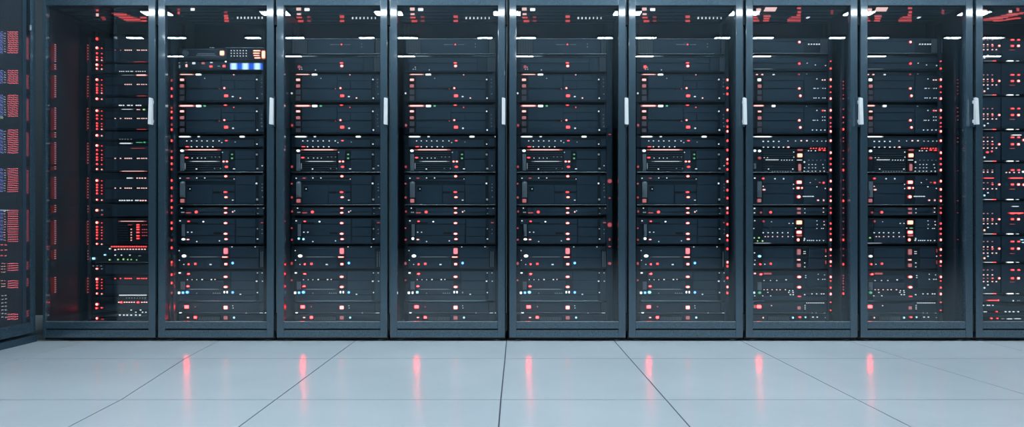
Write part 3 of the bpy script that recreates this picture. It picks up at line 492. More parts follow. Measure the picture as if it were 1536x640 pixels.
# ---------------------------------------------------------------- cabinets
RAIL_LOOK = {0: 'with a dark perforated left half', 1: 'with a blue display near its top', 8: 'cut by the right edge'}
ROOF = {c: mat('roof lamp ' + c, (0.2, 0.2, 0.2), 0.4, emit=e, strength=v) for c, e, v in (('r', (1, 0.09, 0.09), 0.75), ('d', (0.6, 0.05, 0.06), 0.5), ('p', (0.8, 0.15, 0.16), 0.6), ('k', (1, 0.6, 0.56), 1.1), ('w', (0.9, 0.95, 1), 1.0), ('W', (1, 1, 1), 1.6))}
def cabinet(i):
    L, R = ROW[i]
    x0, x1 = wx(L, DF), wx(R, DF); xc = (x0 + x1) / 2; hw = (x1 - x0) / 2
    gap = 0.0065
    lab = {0: 'leftmost glass-door cabinet of the row, red-lit mesh panels inside its left wall',
           1: 'glass-door cabinet with the blue display, second from left in the row',
           8: 'rightmost glass-door cabinet of the row, cut off by the picture edge'}.get(i, 'dark steel glass-door cabinet, %s from the left in the row' % ORD[i])
    t = thing('server_cabinet', lab, 'server cabinet', (xc, DF, 0), 'glass-door cabinets in the row')
    B = hw + gap                              # half width of the body
    yb = 0.80
    def part(name, build, m, par=None, label=None):
        bm = bmesh.new(); build(bm); return obj(name, finish(name, bm, m), par or t, (0, 0, 0), None, label)
    th = 0.012
    part('side_panel', lambda b: box(b, -B, -B + th, 0.034, yb, 0.046, 1.80), body_m)
    part('side_panel', lambda b: box(b, B - th, B, 0.034, yb, 0.046, 1.80), body_m)
    def roof(b):
        box(b, -B + th, B - th, 0.034, yb, ROOFZ, 1.80)
        for q in (0.10, 0.155, 0.21, 0.265, 0.32):  # pressed ribs across the roof
            box(b, -B + th, B - th, q, q + 0.012, ROOFZ - 0.003, ROOFZ + 0.002, 0, 0.0012)
    rf = part('roof', roof, body_m)
    part('bottom_panel', lambda b: box(b, -B + th, B - th, 0.034, yb, 0.046, 0.06), body_m)
    bd = 0.54 if i == 0 else 0.36
    part('back_panel', lambda b: box(b, -B + th, B - th, bd, bd + 0.012, 0.06, ROOFZ), body_m)
    for sg in (-1, 1): part('gap_shade', lambda b: box(b, min(sg * (hw - 0.003), sg * B), max(sg * (hw - 0.003), sg * B), 0.0305, 0.0335, 0.03, 1.80), black_m)  # black strips put the shade of the door gaps into colour
    def plinth(b):
        box(b, -B + 0.004, B - 0.004, 0.022, yb - 0.02, 0.006, 0.046)
    part('plinth', plinth, black_m)
    for s in (-1, 1):
        def foot(b):
            cyl(b, (s * (B - 0.05), 0.045, 0.0), (s * (B - 0.05), 0.045, 0.008), 0.022, 16)
            cyl(b, (s * (B - 0.05), 0.045, 0.006), (s * (B - 0.05), 0.045, 0.02), 0.008, 10)
        part('levelling_foot', foot, rod_m)
    sd = (D0 if i == 0 else DS) - DF
    # mounting rails the servers are bolted to
    if i == 0: c, half, kk = 200.5, 64.5, D0
    elif i == 8: c, half, kk = 1508.5, 68.5, DS
    else: c, half, kk = (STDC if i < 6 else BUSYC) + SHIFT[i], 65 if i == 1 else 68.5, DS
    sc = wx(c, DF) * kk / DF - xc; sh = half * kk / F
    for s in (-1, 1):
        def rail(b):
            xa = sc + s * (sh - 0.0088)
            box(b, xa - 0.008, xa + 0.008, sd + 0.0145, sd + 0.05, 0.0605, 1.69)
        part('mounting_rail', rail, chas_m)
    # door
    zb, zt = 0.0185, 1.792
    st = 10.6 / F * DF
    sl = 4.6 / F * DF if i == 0 else st       # the corner cabinet's left stile is slimmer
    za, zc = wz(482.6, DF), wz(8, DF)
    dr = part('door', lambda b: None or [box(b, -hw, -hw + sl, 0, 0.03, zb, zt, 0, 0.002), box(b, hw - st, hw, 0, 0.03, zb, zt, 0, 0.002),
                              box(b, -hw + sl, hw - st, 0.001, 0.03, wz(492.6, DF), za, 0, 0.0015), box(b, -hw + sl, hw - st, 0.001, 0.03, zb, wz(494.6, DF), 0, 0.0015),
                              box(b, -hw + sl, hw - st, 0.012, 0.028, zb + 0.02, za - 0.01, 1),
                              box(b, -hw + sl, hw - st, 0.001, 0.03, zc, zc + 0.035, 0, 0.0015), box(b, -hw + sl, hw - st, 0.003, 0.03, zc + 0.038, zt, 0, 0.0015)], [frame_m, black_m])
    part('glass_pane', lambda b: box(b, -hw + sl - 0.004, hw - st + 0.004, 0.013, 0.018, za - 0.006, zc + 0.006), glass_m, dr)
    part('glazing_bead', lambda b: box(b, -hw + sl, hw - st, 0.004, 0.0125, za - 0.001, za + 0.003, 0, 0.0008), bead_glint_m, dr, 'bright metal glazing bead')
    def hinge(b):
        xx = hw + 0.007
        cyl(b, (xx, 0.022, wz(470, DF)), (xx, 0.022, wz(38, DF)), 0.0035, 10)
        cyl(b, (xx, 0.022, wz(20, DF)), (xx, 0.022, wz(-20, DF)), 0.0035, 10)
    part('hinge_rod', hinge, rod_m, dr, 'thin steel hinge rod in the gap')
    for ya, yb_ in ((24, 37), (471, 496)):
        part('hinge_block', lambda b: box(b, hw + 0.0005, hw + 0.0125, 0.006, 0.0295, wz(yb_, DF), wz(ya, DF), 0, 0.001), black_m, dr)
    hx = {0: 230, 1: 410, 2: 580, 3: 755.5, 4: 938.5, 5: 1114.5, 6: 1287.5, 7: 1459.5}.get(i)
    if hx:
        def handle(b):
            xx = wx(hx, DF) - xc; z0, z1 = wz(188, DF), wz(147.5, DF)
            w = 0.0088
            # slightly wedge-topped upright grip standing off on two posts
            fr = [(xx - w, -0.034, z0 + 0.002), (xx + w, -0.034, z0), (xx + w, -0.026, z1 - 0.004), (xx - w * 0.4, -0.0255, z1), (xx - w, -0.026, z1 - 0.001)]
            f = [b.verts.new(p) for p in fr]; g = [b.verts.new((x, -0.016, z)) for x, _, z in fr]
            b.faces.new(f); b.faces.new(g[::-1])
            for j in range(5): b.faces.new((f[j], g[j], g[(j + 1) % 5], f[(j + 1) % 5]))
            for zz in (z0 + 0.02, z1 - 0.02): box(b, xx - 0.006, xx + 0.004, -0.017, 0.003, zz - 0.008, zz + 0.008, 0, 0.001)
        part('handle', handle, chrome_m, dr, 'bright satin metal door handle')
        part('handle_plate', lambda b: box(b, wx(hx, DF) - xc - (0.018 if i > 5 or i == 0 else 0.009), wx(hx, DF) - xc + 0.0085, -0.003, 0.003, wz(190, DF), wz(145.5, DF), 0, 0.0015), body_m, dr)
    # lamps set in the roof
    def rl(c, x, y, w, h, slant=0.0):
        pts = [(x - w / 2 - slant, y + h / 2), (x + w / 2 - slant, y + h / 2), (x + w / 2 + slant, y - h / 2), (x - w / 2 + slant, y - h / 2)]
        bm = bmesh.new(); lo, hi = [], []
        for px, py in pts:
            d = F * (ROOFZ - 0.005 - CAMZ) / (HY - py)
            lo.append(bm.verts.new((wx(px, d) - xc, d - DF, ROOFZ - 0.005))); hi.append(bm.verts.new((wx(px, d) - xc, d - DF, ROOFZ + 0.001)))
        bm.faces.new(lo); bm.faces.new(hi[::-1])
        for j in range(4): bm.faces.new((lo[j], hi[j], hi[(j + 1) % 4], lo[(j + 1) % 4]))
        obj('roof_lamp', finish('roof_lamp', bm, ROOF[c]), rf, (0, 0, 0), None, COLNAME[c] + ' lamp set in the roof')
    s = SHIFT.get(i, 0)
    if i == 1:
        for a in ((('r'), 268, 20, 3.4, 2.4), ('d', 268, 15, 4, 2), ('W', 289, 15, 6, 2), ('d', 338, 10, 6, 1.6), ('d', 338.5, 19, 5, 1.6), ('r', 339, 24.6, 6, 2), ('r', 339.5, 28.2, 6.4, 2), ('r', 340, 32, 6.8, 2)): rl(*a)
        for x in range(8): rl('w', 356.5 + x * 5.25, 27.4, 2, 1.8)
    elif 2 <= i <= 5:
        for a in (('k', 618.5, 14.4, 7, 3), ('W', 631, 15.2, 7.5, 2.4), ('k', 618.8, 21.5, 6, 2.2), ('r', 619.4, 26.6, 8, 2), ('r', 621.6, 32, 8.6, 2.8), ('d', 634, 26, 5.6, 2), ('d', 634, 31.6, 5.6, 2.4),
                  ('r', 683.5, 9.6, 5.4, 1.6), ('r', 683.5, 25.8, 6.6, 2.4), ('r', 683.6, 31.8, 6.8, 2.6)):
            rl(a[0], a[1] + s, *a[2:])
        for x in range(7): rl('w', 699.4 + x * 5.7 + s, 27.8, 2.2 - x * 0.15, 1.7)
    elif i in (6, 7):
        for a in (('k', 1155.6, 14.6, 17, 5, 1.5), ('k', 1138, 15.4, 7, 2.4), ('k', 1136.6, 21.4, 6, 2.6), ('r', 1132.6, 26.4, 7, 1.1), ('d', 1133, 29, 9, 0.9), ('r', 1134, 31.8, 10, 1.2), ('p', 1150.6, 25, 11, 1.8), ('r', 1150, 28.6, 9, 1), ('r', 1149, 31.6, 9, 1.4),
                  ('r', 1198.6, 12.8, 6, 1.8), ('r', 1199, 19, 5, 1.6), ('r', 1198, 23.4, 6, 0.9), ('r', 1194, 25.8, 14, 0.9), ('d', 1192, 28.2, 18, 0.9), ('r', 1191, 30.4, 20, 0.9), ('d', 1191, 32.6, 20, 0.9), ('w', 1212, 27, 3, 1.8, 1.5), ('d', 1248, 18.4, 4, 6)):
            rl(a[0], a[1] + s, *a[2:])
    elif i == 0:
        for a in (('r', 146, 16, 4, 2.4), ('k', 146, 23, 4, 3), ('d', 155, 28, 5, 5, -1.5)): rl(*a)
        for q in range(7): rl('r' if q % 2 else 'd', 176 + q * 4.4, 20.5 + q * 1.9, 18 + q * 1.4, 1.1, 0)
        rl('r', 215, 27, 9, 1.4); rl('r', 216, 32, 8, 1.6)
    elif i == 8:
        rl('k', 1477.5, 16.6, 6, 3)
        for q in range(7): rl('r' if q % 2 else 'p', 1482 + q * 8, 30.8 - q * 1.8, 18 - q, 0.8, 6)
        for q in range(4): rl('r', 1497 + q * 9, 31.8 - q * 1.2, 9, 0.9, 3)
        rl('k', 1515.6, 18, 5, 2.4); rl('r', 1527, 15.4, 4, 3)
    return t, xc, B

cabs = [cabinet(i) for i in range(9)]

def power_strip(i, px, depth, rows, side, label, w=5.0, extra=()):
    d = DF + depth; k = d / F
    zb = 0.0605
    t = thing('power_strip', label, 'power strip', (wx(px, d), d, zb), 'lit power strips')
    bm = bmesh.new(); h = wz(56, d) - zb
    box(bm, -w / 2 * k, w / 2 * k, 0.0, 0.016, 0, h, 0, 0.0015)
    obj('housing', finish('housing', bm, body_m), t)
    Z = lambda py: wz(py, d) - zb
    for r in rows:
        c, y, ww, hh = r
        obj('indicator_lamp', lamp_mesh(c, 'round'), t, (0, 0, Z(y)), (ww * k, 0.006, hh * k), COLNAME[c] + ' indicator lamp')
    return t

# ---------------------------------------------------------------- servers of the standard and busy cabinets
for i in range(1, 6):
    for key, y0, y1, txt, items in STD:
        if i == 1 and key in 'AB': continue
        its = list(items)
        if key == 'B' and i in (2, 4, 5): its.append(('Q', 'r' if i == 5 else 'd', 619.5, 100.4, 5, 5))
        if key == 'K' and i != 3:
            its = [it for it in its if not (it[0] == 'Q' and it[2] in (626, 619))] + [('Q', 'b', 619.4, 438.6, 4, 4), ('L', 'b' if i < 3 else 'c', 626, 438, 6, 5), ('L', 'b', 694, 438.2, 4.4, 4.4)]
        if key == 'I' and i == 2:
            its = [it for it in its if not (it[0] == 'L' and it[2] in (627, 619.4))] + [('L', 'c', 619, 357.6, 4, 4), ('L', 'c', 626, 358.4, 4, 4)]
        if key == 'I' and i in (1, 4):
            its = [it for it in its if not (it[0] == 'L' and it[2] == 619.4)] + [('L', 'W', 620, 358.6, 6, 3.6)]
        if i == 1:                             # the second cabinet's reds glow more at the left ears, its own strip covers them
            its = [it for it in its if not (it[0] == 'L' and it[1] in 'dr' and it[2] < 611)] + []
        server(txt + ' ' + at(i), 'server', STDC, SHIFT[i], y0, y1, 65 if i == 1 else 68.5, DS, its, 'servers in the glass cabinets')
for i in (6, 7):
    for key, y0, y1, txt, items in BUSY:
        its = list(items)
        if key == 'I' and i == 7:
            its = [it for it in its if not (it[0] == 'L' and it[1] == 'y' and it[3] > 360)] + [('L', 'g', 1199.6, 342, 6, 2)]
        if key == 'J' and i == 7: its = [it for it in its if not (it[0] == 'L' and it[1] == 'c')] + [('L', 'W', 1139, 384, 6, 4)]
        server(txt + ' ' + at(i), 'server', BUSYC, SHIFT[i], y0, y1, 68.5, DS, its, 'servers in the glass cabinets')

# the two units only the second cabinet has
t = server('audio-style deck with round knob, keypad and lit displays ' + at(1), 'server', STDC, SHIFT[1], 72, 90.6, 65, DS,
   [('P', 614, 685, 73.4, 89.4), ('D', 'm', 1.4, 71.6, [660, 663, 665])] +
   [('D', 'w', 1.3, y, [691.5, 696, 700.5, 705, 709.5, 714]) for y in (76, 80, 84)] +
   [('D', 'm', 1.0, 80.5, strip(642, 668, 2.4)), ('D', 'm', 1.0, 83, strip(640, 668, 2)), ('Q', 'o', 678, 79.8, 7.6, 8),
    ('B', 'o', 724, 736, 76.4, 2.2), ('B', 'o', 724, 735, 80, 2), ('B', 'k', 724.5, 735, 83.4, 2), ('B', 'o', 726, 736, 87, 2.2), ('Q', 'o', 740, 82, 6, 13), ('T', 684, 744, 71.8, 0.8)],
   'servers in the glass cabinets', 'control_deck')
k = DS / F; X = lambda px: (px - STDC) * k; Z = lambda py: (90.6 - py) * k
bm = bmesh.new()                               # pill-shaped raised outline
n = 12; pts = []
for q in range(n + 1): pts.append((X(624) + 5.6 * k * math.cos(math.pi / 2 + math.pi * q / n), Z(79.8) + 5.6 * k * math.sin(math.pi / 2 + math.pi * q / n)))
for q in range(n + 1): pts.append((X(677) + 5.6 * k * math.cos(-math.pi / 2 + math.pi * q / n), Z(79.8) + 5.6 * k * math.sin(-math.pi / 2 + math.pi * q / n)))
for q in range(len(pts)):
    a, b = pts[q], pts[(q + 1) % len(pts)]
    cyl(bm, (a[0], -0.003, a[1]), (b[0], -0.003, b[1]), 0.0012, 6)
obj('oval_trim', finish('oval_trim', bm, latch_m), t, (0, 0, 0), None, 'pale oval outline')
bm = bmesh.new(); ring(bm, X(623.6), Z(79.8), 3.4 * k, 4.4 * k, -0.006, 0.0, 28); cyl(bm, (X(623.6), -0.002, Z(79.8)), (X(623.6), -0.012, Z(79.8)), 2.9 * k, 24)
obj('dial_knob', finish('dial_knob', bm, latch_m), t, (0, 0, 0), None, 'round ringed knob')
t = server('shallow unit with small coloured switches and blue display ' + at(1), 'server', STDC, SHIFT[1], 92, 105.5, 65, DS,
   [('P', 614, 685, 93, 104.4), ('Q', 'm', 614, 94.4, 2.6, 1.4), ('Q', 'm', 614.4, 100, 2.4, 5), ('Q', 'k', 624.6, 98.6, 3.4, 5), ('Q', 'm', 624.4, 93.8, 3, 1.4), ('Q', 'w', 635.6, 95, 5.4, 3.6), ('Q', 'p', 649.6, 95, 5.6, 3.6), ('Q', 'w', 662, 94, 4.4, 1.8), ('Q', 'r', 661.4, 99.8, 5.4, 3.4), ('Q', 'r', 681, 99.4, 5, 3.6), ('L', 'W', 683.6, 92.6, 2.8, 2.6), ('D', 'm', 1.5, 99.4, [672, 674])],
   'servers in the glass cabinets', 'control_deck')
bm = bmesh.new(); box(bm, -24.5 * k, 24.5 * k, -0.003, 0.003, -4.6 * k, 4.6 * k, 0, 0.001)
obj('display_screen', finish('display_screen', bm, screen_m), t, (X(714), 0, (105.5 - 99.4) * k), None, 'glowing blue display screen')

# lit power strips
STRIP_ROWS = [(92, 's'), (103, 'n'), (119.6, 'b'), (130, 'n'), (138.5, 's'), (148, 'b'), (165.6, 'b'), (176.5, 'n'), (184.5, 's'), (190, 's'), (197, 'b'), (211, 'b'), (229, 'b'), (238, 'n'), (246, 'n'), (255, 'b'), (271.5, 'b'), (284, 'b'), (294.5, 's'), (301, 'b'),
              (312, 's'), (319, 'n'), (335, 'n'), (343, 'n'), (350.5, 'n'), (359.5, 'b'), (374, 'b'), (383, 's'), (392, 'b'), (398.5, 's'), (415, 'b'), (421, 's'), (431, 'n'), (440.5, 'b'), (453, 's'), (465, 's')]
SZ = {'s': ('r', 2.6, 2.4), 'n': ('r', 3.2, 3.6), 'b': ('R', 3.6, 4.6)}
for i, px in ((6, 1245.5), (7, 1410.5)):
    power_strip(i, px, 0.152, [(SZ[q][0], y, SZ[q][1], SZ[q][2]) for y, q in STRIP_ROWS], 1, 'slim power strip with closely spaced red lights at right ' + at(i), 3.6)
power_strip(5, 1090.8, 0.152, [('R' if q % 3 == 0 else 'r', y, 3.4, 4.6) for q, y in enumerate((120, 132, 141, 165, 181, 190, 197, 211, 225, 239, 245, 254, 272, 285, 297, 312, 319, 336, 353, 360, 373, 393, 399, 416.5, 430, 439))], 1, 'slim black power strip with red lights at right ' + at(5), 5)
power_strip(6, 1264.5, 0.09, [('r' if y in (176, 194, 255, 301, 359.5, 396, 440) else 'd', y, 2.2 if y not in (194, 255, 301, 359.5, 396, 440) else 3, 2.6 if y not in (194, 255, 301, 359.5, 396, 440) else 4.4) for y in (122.6, 128, 133, 142.6, 148, 164, 176, 184, 194, 207, 212, 226, 238, 246, 255, 270, 283, 292, 301, 312, 319, 332, 343, 352, 359.5, 373, 383, 396, 413, 417, 421, 425, 430, 434, 440)], 1, 'power strip with faint red lights on the right wall ' + at(6), 5)
power_strip(7, 1436, 0.085, [('d', y, 1.6, 1.6) for y in (120, 125, 130, 136, 141, 162, 168, 174, 180, 207, 213, 256, 301, 319, 359)], 1, 'power strip with barely glowing lights on the right wall ' + at(7), 5)
power_strip(4, 914.4, 0.15, [('d', 271.6, 8, 7), ('d', 337, 8, 8), ('d', 395, 6, 5), ('d', 201.6, 5, 2), ('d', 297, 4, 3), ('d', 369.6, 5, 2), ('d', 359, 3, 5)], 1, 'added dull red squares standing for reflections at right ' + at(4), 8)  # red reflections painted as an added glowing strip
power_strip(1, 258, 0.095, [('r' if q % 3 else 'd', y, 3.2, 4.6) for q, y in enumerate((121, 133, 144.5, 162, 168, 177, 187, 194.4, 211, 227, 236.5, 245.6, 254, 270.6, 281.6, 294, 300.6, 311, 319, 334, 342.6, 360, 371.4, 393, 397, 411.6, 424, 439))], -1, 'power strip with red lights on the left wall ' + at(1), 5)

# ---------------------------------------------------------------- first cabinet: deeper equipment, perforated left wall
C0 = 200.5
DASH = [173, 181, 188, 191, 194, 197, 206.5, 209, 213, 216, 219.6]
def column(y0, ys, big): 
    out = []
    for j, y in enumerate(ys):
        out.append(('L', 'R' if j == 0 or big and j == len(ys) - 1 else 'r', 146, y, 4.6 if j == 0 else 3.2, 4.4 if j == 0 else 3.4))
        out.append(('L', 'k' if j == len(ys) - 1 else 'r', 153.2, y + 0.6, 2.4 if j == len(ys) - 1 else 1.8, 2.6 if j == len(ys) - 1 else 1.8))
    return out
FIRST = [
 (55.5, 94, 'uppermost server with a red light column', [('P', 158, 262, 58, 74), ('P', 158, 262, 76, 92)] + column(0, [72, 80, 86, 90], 1) + [('L', 'r', 146, 58.4, 4, 5), ('D', 'd', 1.6, 75.3, DASH[:2]), ('D', 'k', 1.6, 75.3, DASH[2:]), ('B', 'd', 200, 221, 93, 1.2)]),
 (96, 110, 'shallow server under the uppermost one', [('P', 158, 262, 97, 108)] + column(0, [95.8 + 1.5, 103.2], 1) + [('D', 'w', 1.5, 107.2, [180, 183, 186, 190, 193, 197, 199, 204.6, 208, 211, 214.5, 218])]),
 (111.5, 144.5, 'second tall server with a red light column', [('P', 158, 262, 116, 127), ('P', 158, 262, 129, 142), ('B', 'k', 204, 221, 112.8, 2.2), ('B', 'm', 182, 203, 112.8, 1)] + column(0, [119.6, 127, 132, 135.4, 139.2], 0) + [('D', 'k', 1.6, 126.6, DASH[2:]), ('B', 'd', 205, 221, 144, 1.3)]),
 (146, 160, 'shallow server with pairs of white dashes', [('P', 158, 262, 147.4, 156), ] + column(0, [148.2], 1) + [('D', 'w', 2, 158, [179.6, 182, 185.4, 192, 194, 198, 205, 208, 211])]),
 (161.5, 195, 'third tall server with a green light at its corner', [('P', 158, 262, 168, 176), ('P', 158, 262, 179, 192), ('B', 'w', 182, 200, 164, 1), ('B', 'k', 205, 211, 164.4, 1.2), ('L', 'y', 216.4, 164.4, 4.6, 2.6)] + column(0, [166, 173, 178, 185, 189, 193.4], 0) + [('D', 'k', 1.6, 177.6, DASH), ('B', 'd', 205, 221, 194, 1.3)]),
 (196.5, 211, 'shallow server between third and fourth tall ones', [('P', 158, 262, 198, 208)] + column(0, [203], 1) + [('D', 'm', 1.3, 208.6, [180, 184, 188, 192, 197])]),
 (212, 257.5, 'fourth tall server with white dashes on its top edge', [('P', 158, 262, 219, 236), ('P', 158, 262, 238.4, 255), ('B', 'w', 179, 199, 215, 2), ('B', 'g', 204, 215, 213.6, 1.2), ('L', 'g', 217.4, 213.4, 3.6, 2.6), ('B', 'd', 196, 220, 222.4, 1)] + column(0, [218.2, 225, 231, 236, 239.6, 246, 253.6], 1) + [('D', 'k', 1.7, 237.4, DASH), ('B', 'k', 180, 221, 256.6, 1)]),
 (259, 304, 'fifth tall server with white and red dashes low down', [('P', 158, 262, 269, 280.6), ('P', 158, 262, 284, 298), ('B', 'w', 190, 200, 267, 2), ('D', 'k', 2, 267, [206, 210, 213.6, 218])] + column(0, [270.6, 277, 281, 285.4, 290, 299.4], 1) + [('D', 'k', 1.7, 282, DASH), ('D', 'w', 2.2, 300.4, [180, 183.4, 187, 191, 194, 198, 204, 207]), ('D', 'k', 2.2, 300.6, [211, 214.6, 218.6])]),
 (305.5, 325, 'plain server with one bright red light', [('P', 168, 262, 307, 324), ('S', 160, 165, 311.6, 316.4), ('L', 'R', 146, 315.2, 5, 4.4), ('L', 'm', 153.4, 315, 3, 3), ('L', 'd', 153.6, 321.8, 3, 3)]),
 (327, 366.5, 'server with a slatted bay of red dots', [('G', 178, 192, 336, 362, 7), ('B', 'k', 178, 220, 331.6, 1), ('B', 'd', 192, 199, 337, 1.2)] + column(0, [333.6, 340, 344.4, 348.4, 352.6, 357.4, 365.4], 1) +
   [('L', 'k', 197.4, y, 2, 2.2) for y in (343.6, 348.4, 352, 356.4, 360)] + [('B', 'r', 205, 210, y, 2.4) for y in (337, 340.4, 344, 348.4, 353.4, 357.4)] + [('D', 'd', 1.6, y, [214, 217, 220]) for y in (337, 344, 348.4, 353)]),
 (368, 394, 'switch with a run of lime green lights', [('P', 158, 262, 376, 380), ('D', 'r', 2, 369.6, strip(168, 221, 3.4)), ('D', 'k', 2, 373.6, strip(178, 221, 4.4)), ('L', 'w', 165.4, 372.8, 3.4, 2.6), ('D', 'k', 2.4, 374.4, [173]), ('L', 'c', 158, 382, 4.4, 2.6), ('D', 'w', 1.8, 382.4, [173, 182.4, 195]), ('B', 'm', 208, 212, 383.4, 1.3), ('Q', 'c', 141, 387.4, 5, 3.6),
   ('L', 'y', 165, 389.4, 3.4, 2.4), ('L', 'y', 177.6, 389, 2.6, 2.4), ('L', 'y', 185.6, 388.6, 2.8, 3), ('L', 'y', 192.2, 389, 2, 2.6), ('L', 'y', 197.4, 389, 2.2, 2.2), ('L', 'y', 205.4, 389.6, 1.8, 1.8), ('T', 150, 225, 393.2, 0.9)]),
 (396, 412, 'shallow server with one red light below the lime lights', [('P', 158, 262, 398, 410), ('L', 'R', 146, 402.8, 4.4, 3), ('D', 'm', 1.6, 403, [153]), ('D', 'm', 1.4, 398.6, [140, 146, 152])]),
 (413.5, 443.5, 'sixth tall server above the white dashes', [('P', 158, 262, 420, 426), ('P', 158, 262, 428, 440), ] + column(0, [418.2, 422.8, 427.4, 431.8, 439.8], 1) + [('D', 'r', 1.7, 417.4, DASH), ('D', 'w', 1.8, 442.4, strip(180, 221, 2.6))]),
 (445, 470, 'server with two rows of dashes, second from bottom', [('P', 158, 262, 456, 464), ('D', 'm', 1.3, 446.6, strip(190, 220, 4)), ('D', 'k', 1.9, 453, [178.4, 187, 190.4, 194, 197.6, 201.4, 213, 216.6, 220]), ('L', 'q', 182.4, 453, 4, 2), ('L', 'q', 207.6, 453, 4, 2), ('L', 'R', 146, 456, 5, 4.6), ('L', 'q', 145.6, 461.8, 3.6, 2.2), ('L', 'r', 153, 461.2, 3.4, 2), ('D', 'w', 2, 464.6, [197, 211]), ('D', 'w', 1.7, 468, [204, 214, 219])]),
 (471, 479.8, 'lowest unit with a row of white dots', [('P', 158, 262, 474.6, 479.6), ('D', 'w', 2.4, 472.2, [180, 186, 191, 197, 204, 210]), ('L', 'R', 146, 477, 3.6, 4.4), ('D', 'd', 2, 478.4, [153, 155])]),
]
for y0, y1, txt, items in FIRST:
    server(txt + ' ' + at(0), 'server', C0, 0, y0, y1, 64.5, D0, items, 'servers in the glass cabinets')
GL = [(118, 136), (112, 128), (68, 92), (97, 104), (114, 145), (163, 195), (198, 207), (213, 247), (266, 298), (305, 320), (331, 367), (374, 390), (396, 404), (416, 441)]
GL = [(67, 93), (97, 106), (114, 148), (162, 196), (199, 207), (214, 246), (250, 255), (266, 298), (308, 320), (331, 367), (375, 389), (416, 440)]
t0, xc0, B0 = cabs[0]
# lit side strip: the left inner wall of the first cabinet carries a perforated lining with painted red lamp spill and lamp columns
xw = xc0 - B0 + 0.012
t = thing('lining_panel', 'perforated lining panel with painted red glow on left wall ' + at(0), 'panel', (xw + 0.0008, DF + 0.04, 0.0605), None)
bm = bmesh.new(); box(bm, 0.0, 0.004, 0.0, 0.225, 0.0, 1.66, 0, 0.001)
obj('sheet', finish('sheet', bm, mesh_material('perforated lining sheet', 0.0075, 0.26, ('Y', 'Z'))), t)
bm = bmesh.new(); box(bm, 0.0, 0.002, 0.23, 0.262, 0.0, 1.66); obj('corner_post', finish('corner_post', bm, body_m), t)
def wallp(px, py):                             # where a sight line meets the lining
    d = F * (xw + 0.005) / (px - CX); return d, wz(py, d)
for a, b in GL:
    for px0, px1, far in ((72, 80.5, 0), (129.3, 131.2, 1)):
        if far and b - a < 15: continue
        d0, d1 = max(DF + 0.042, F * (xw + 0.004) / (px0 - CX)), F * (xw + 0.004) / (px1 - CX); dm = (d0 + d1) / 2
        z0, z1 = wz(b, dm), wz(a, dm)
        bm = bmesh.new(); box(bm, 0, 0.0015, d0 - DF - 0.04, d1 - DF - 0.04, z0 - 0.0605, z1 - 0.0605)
        obj('red_spill_patch', finish('red_spill_patch', bm, redglow_m), t, (0.0042, 0, 0), None, 'dim red lamp spill painted on the lining')  # red light falling on the mesh, painted as glowing patches
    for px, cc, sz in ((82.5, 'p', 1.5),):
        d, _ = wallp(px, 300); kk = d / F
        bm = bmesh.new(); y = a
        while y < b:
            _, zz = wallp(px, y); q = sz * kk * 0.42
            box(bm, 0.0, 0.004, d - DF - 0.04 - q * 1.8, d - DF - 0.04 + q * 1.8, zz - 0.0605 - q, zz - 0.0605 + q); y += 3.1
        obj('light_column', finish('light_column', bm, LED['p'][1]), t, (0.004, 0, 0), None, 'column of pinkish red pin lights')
# upright lamp bar by the equipment
rows = []
for a, b in GL:
    if b - a < 12: continue
    y = a + 1
    while y < b and len(rows) < 90: rows.append(('p', y, 1.7, 1.9)); y += 4.2
power_strip(0, 132.6, 0.285, rows, -1, 'thin upright bar of tiny red lights left of the servers ' + at(0), 2.6)

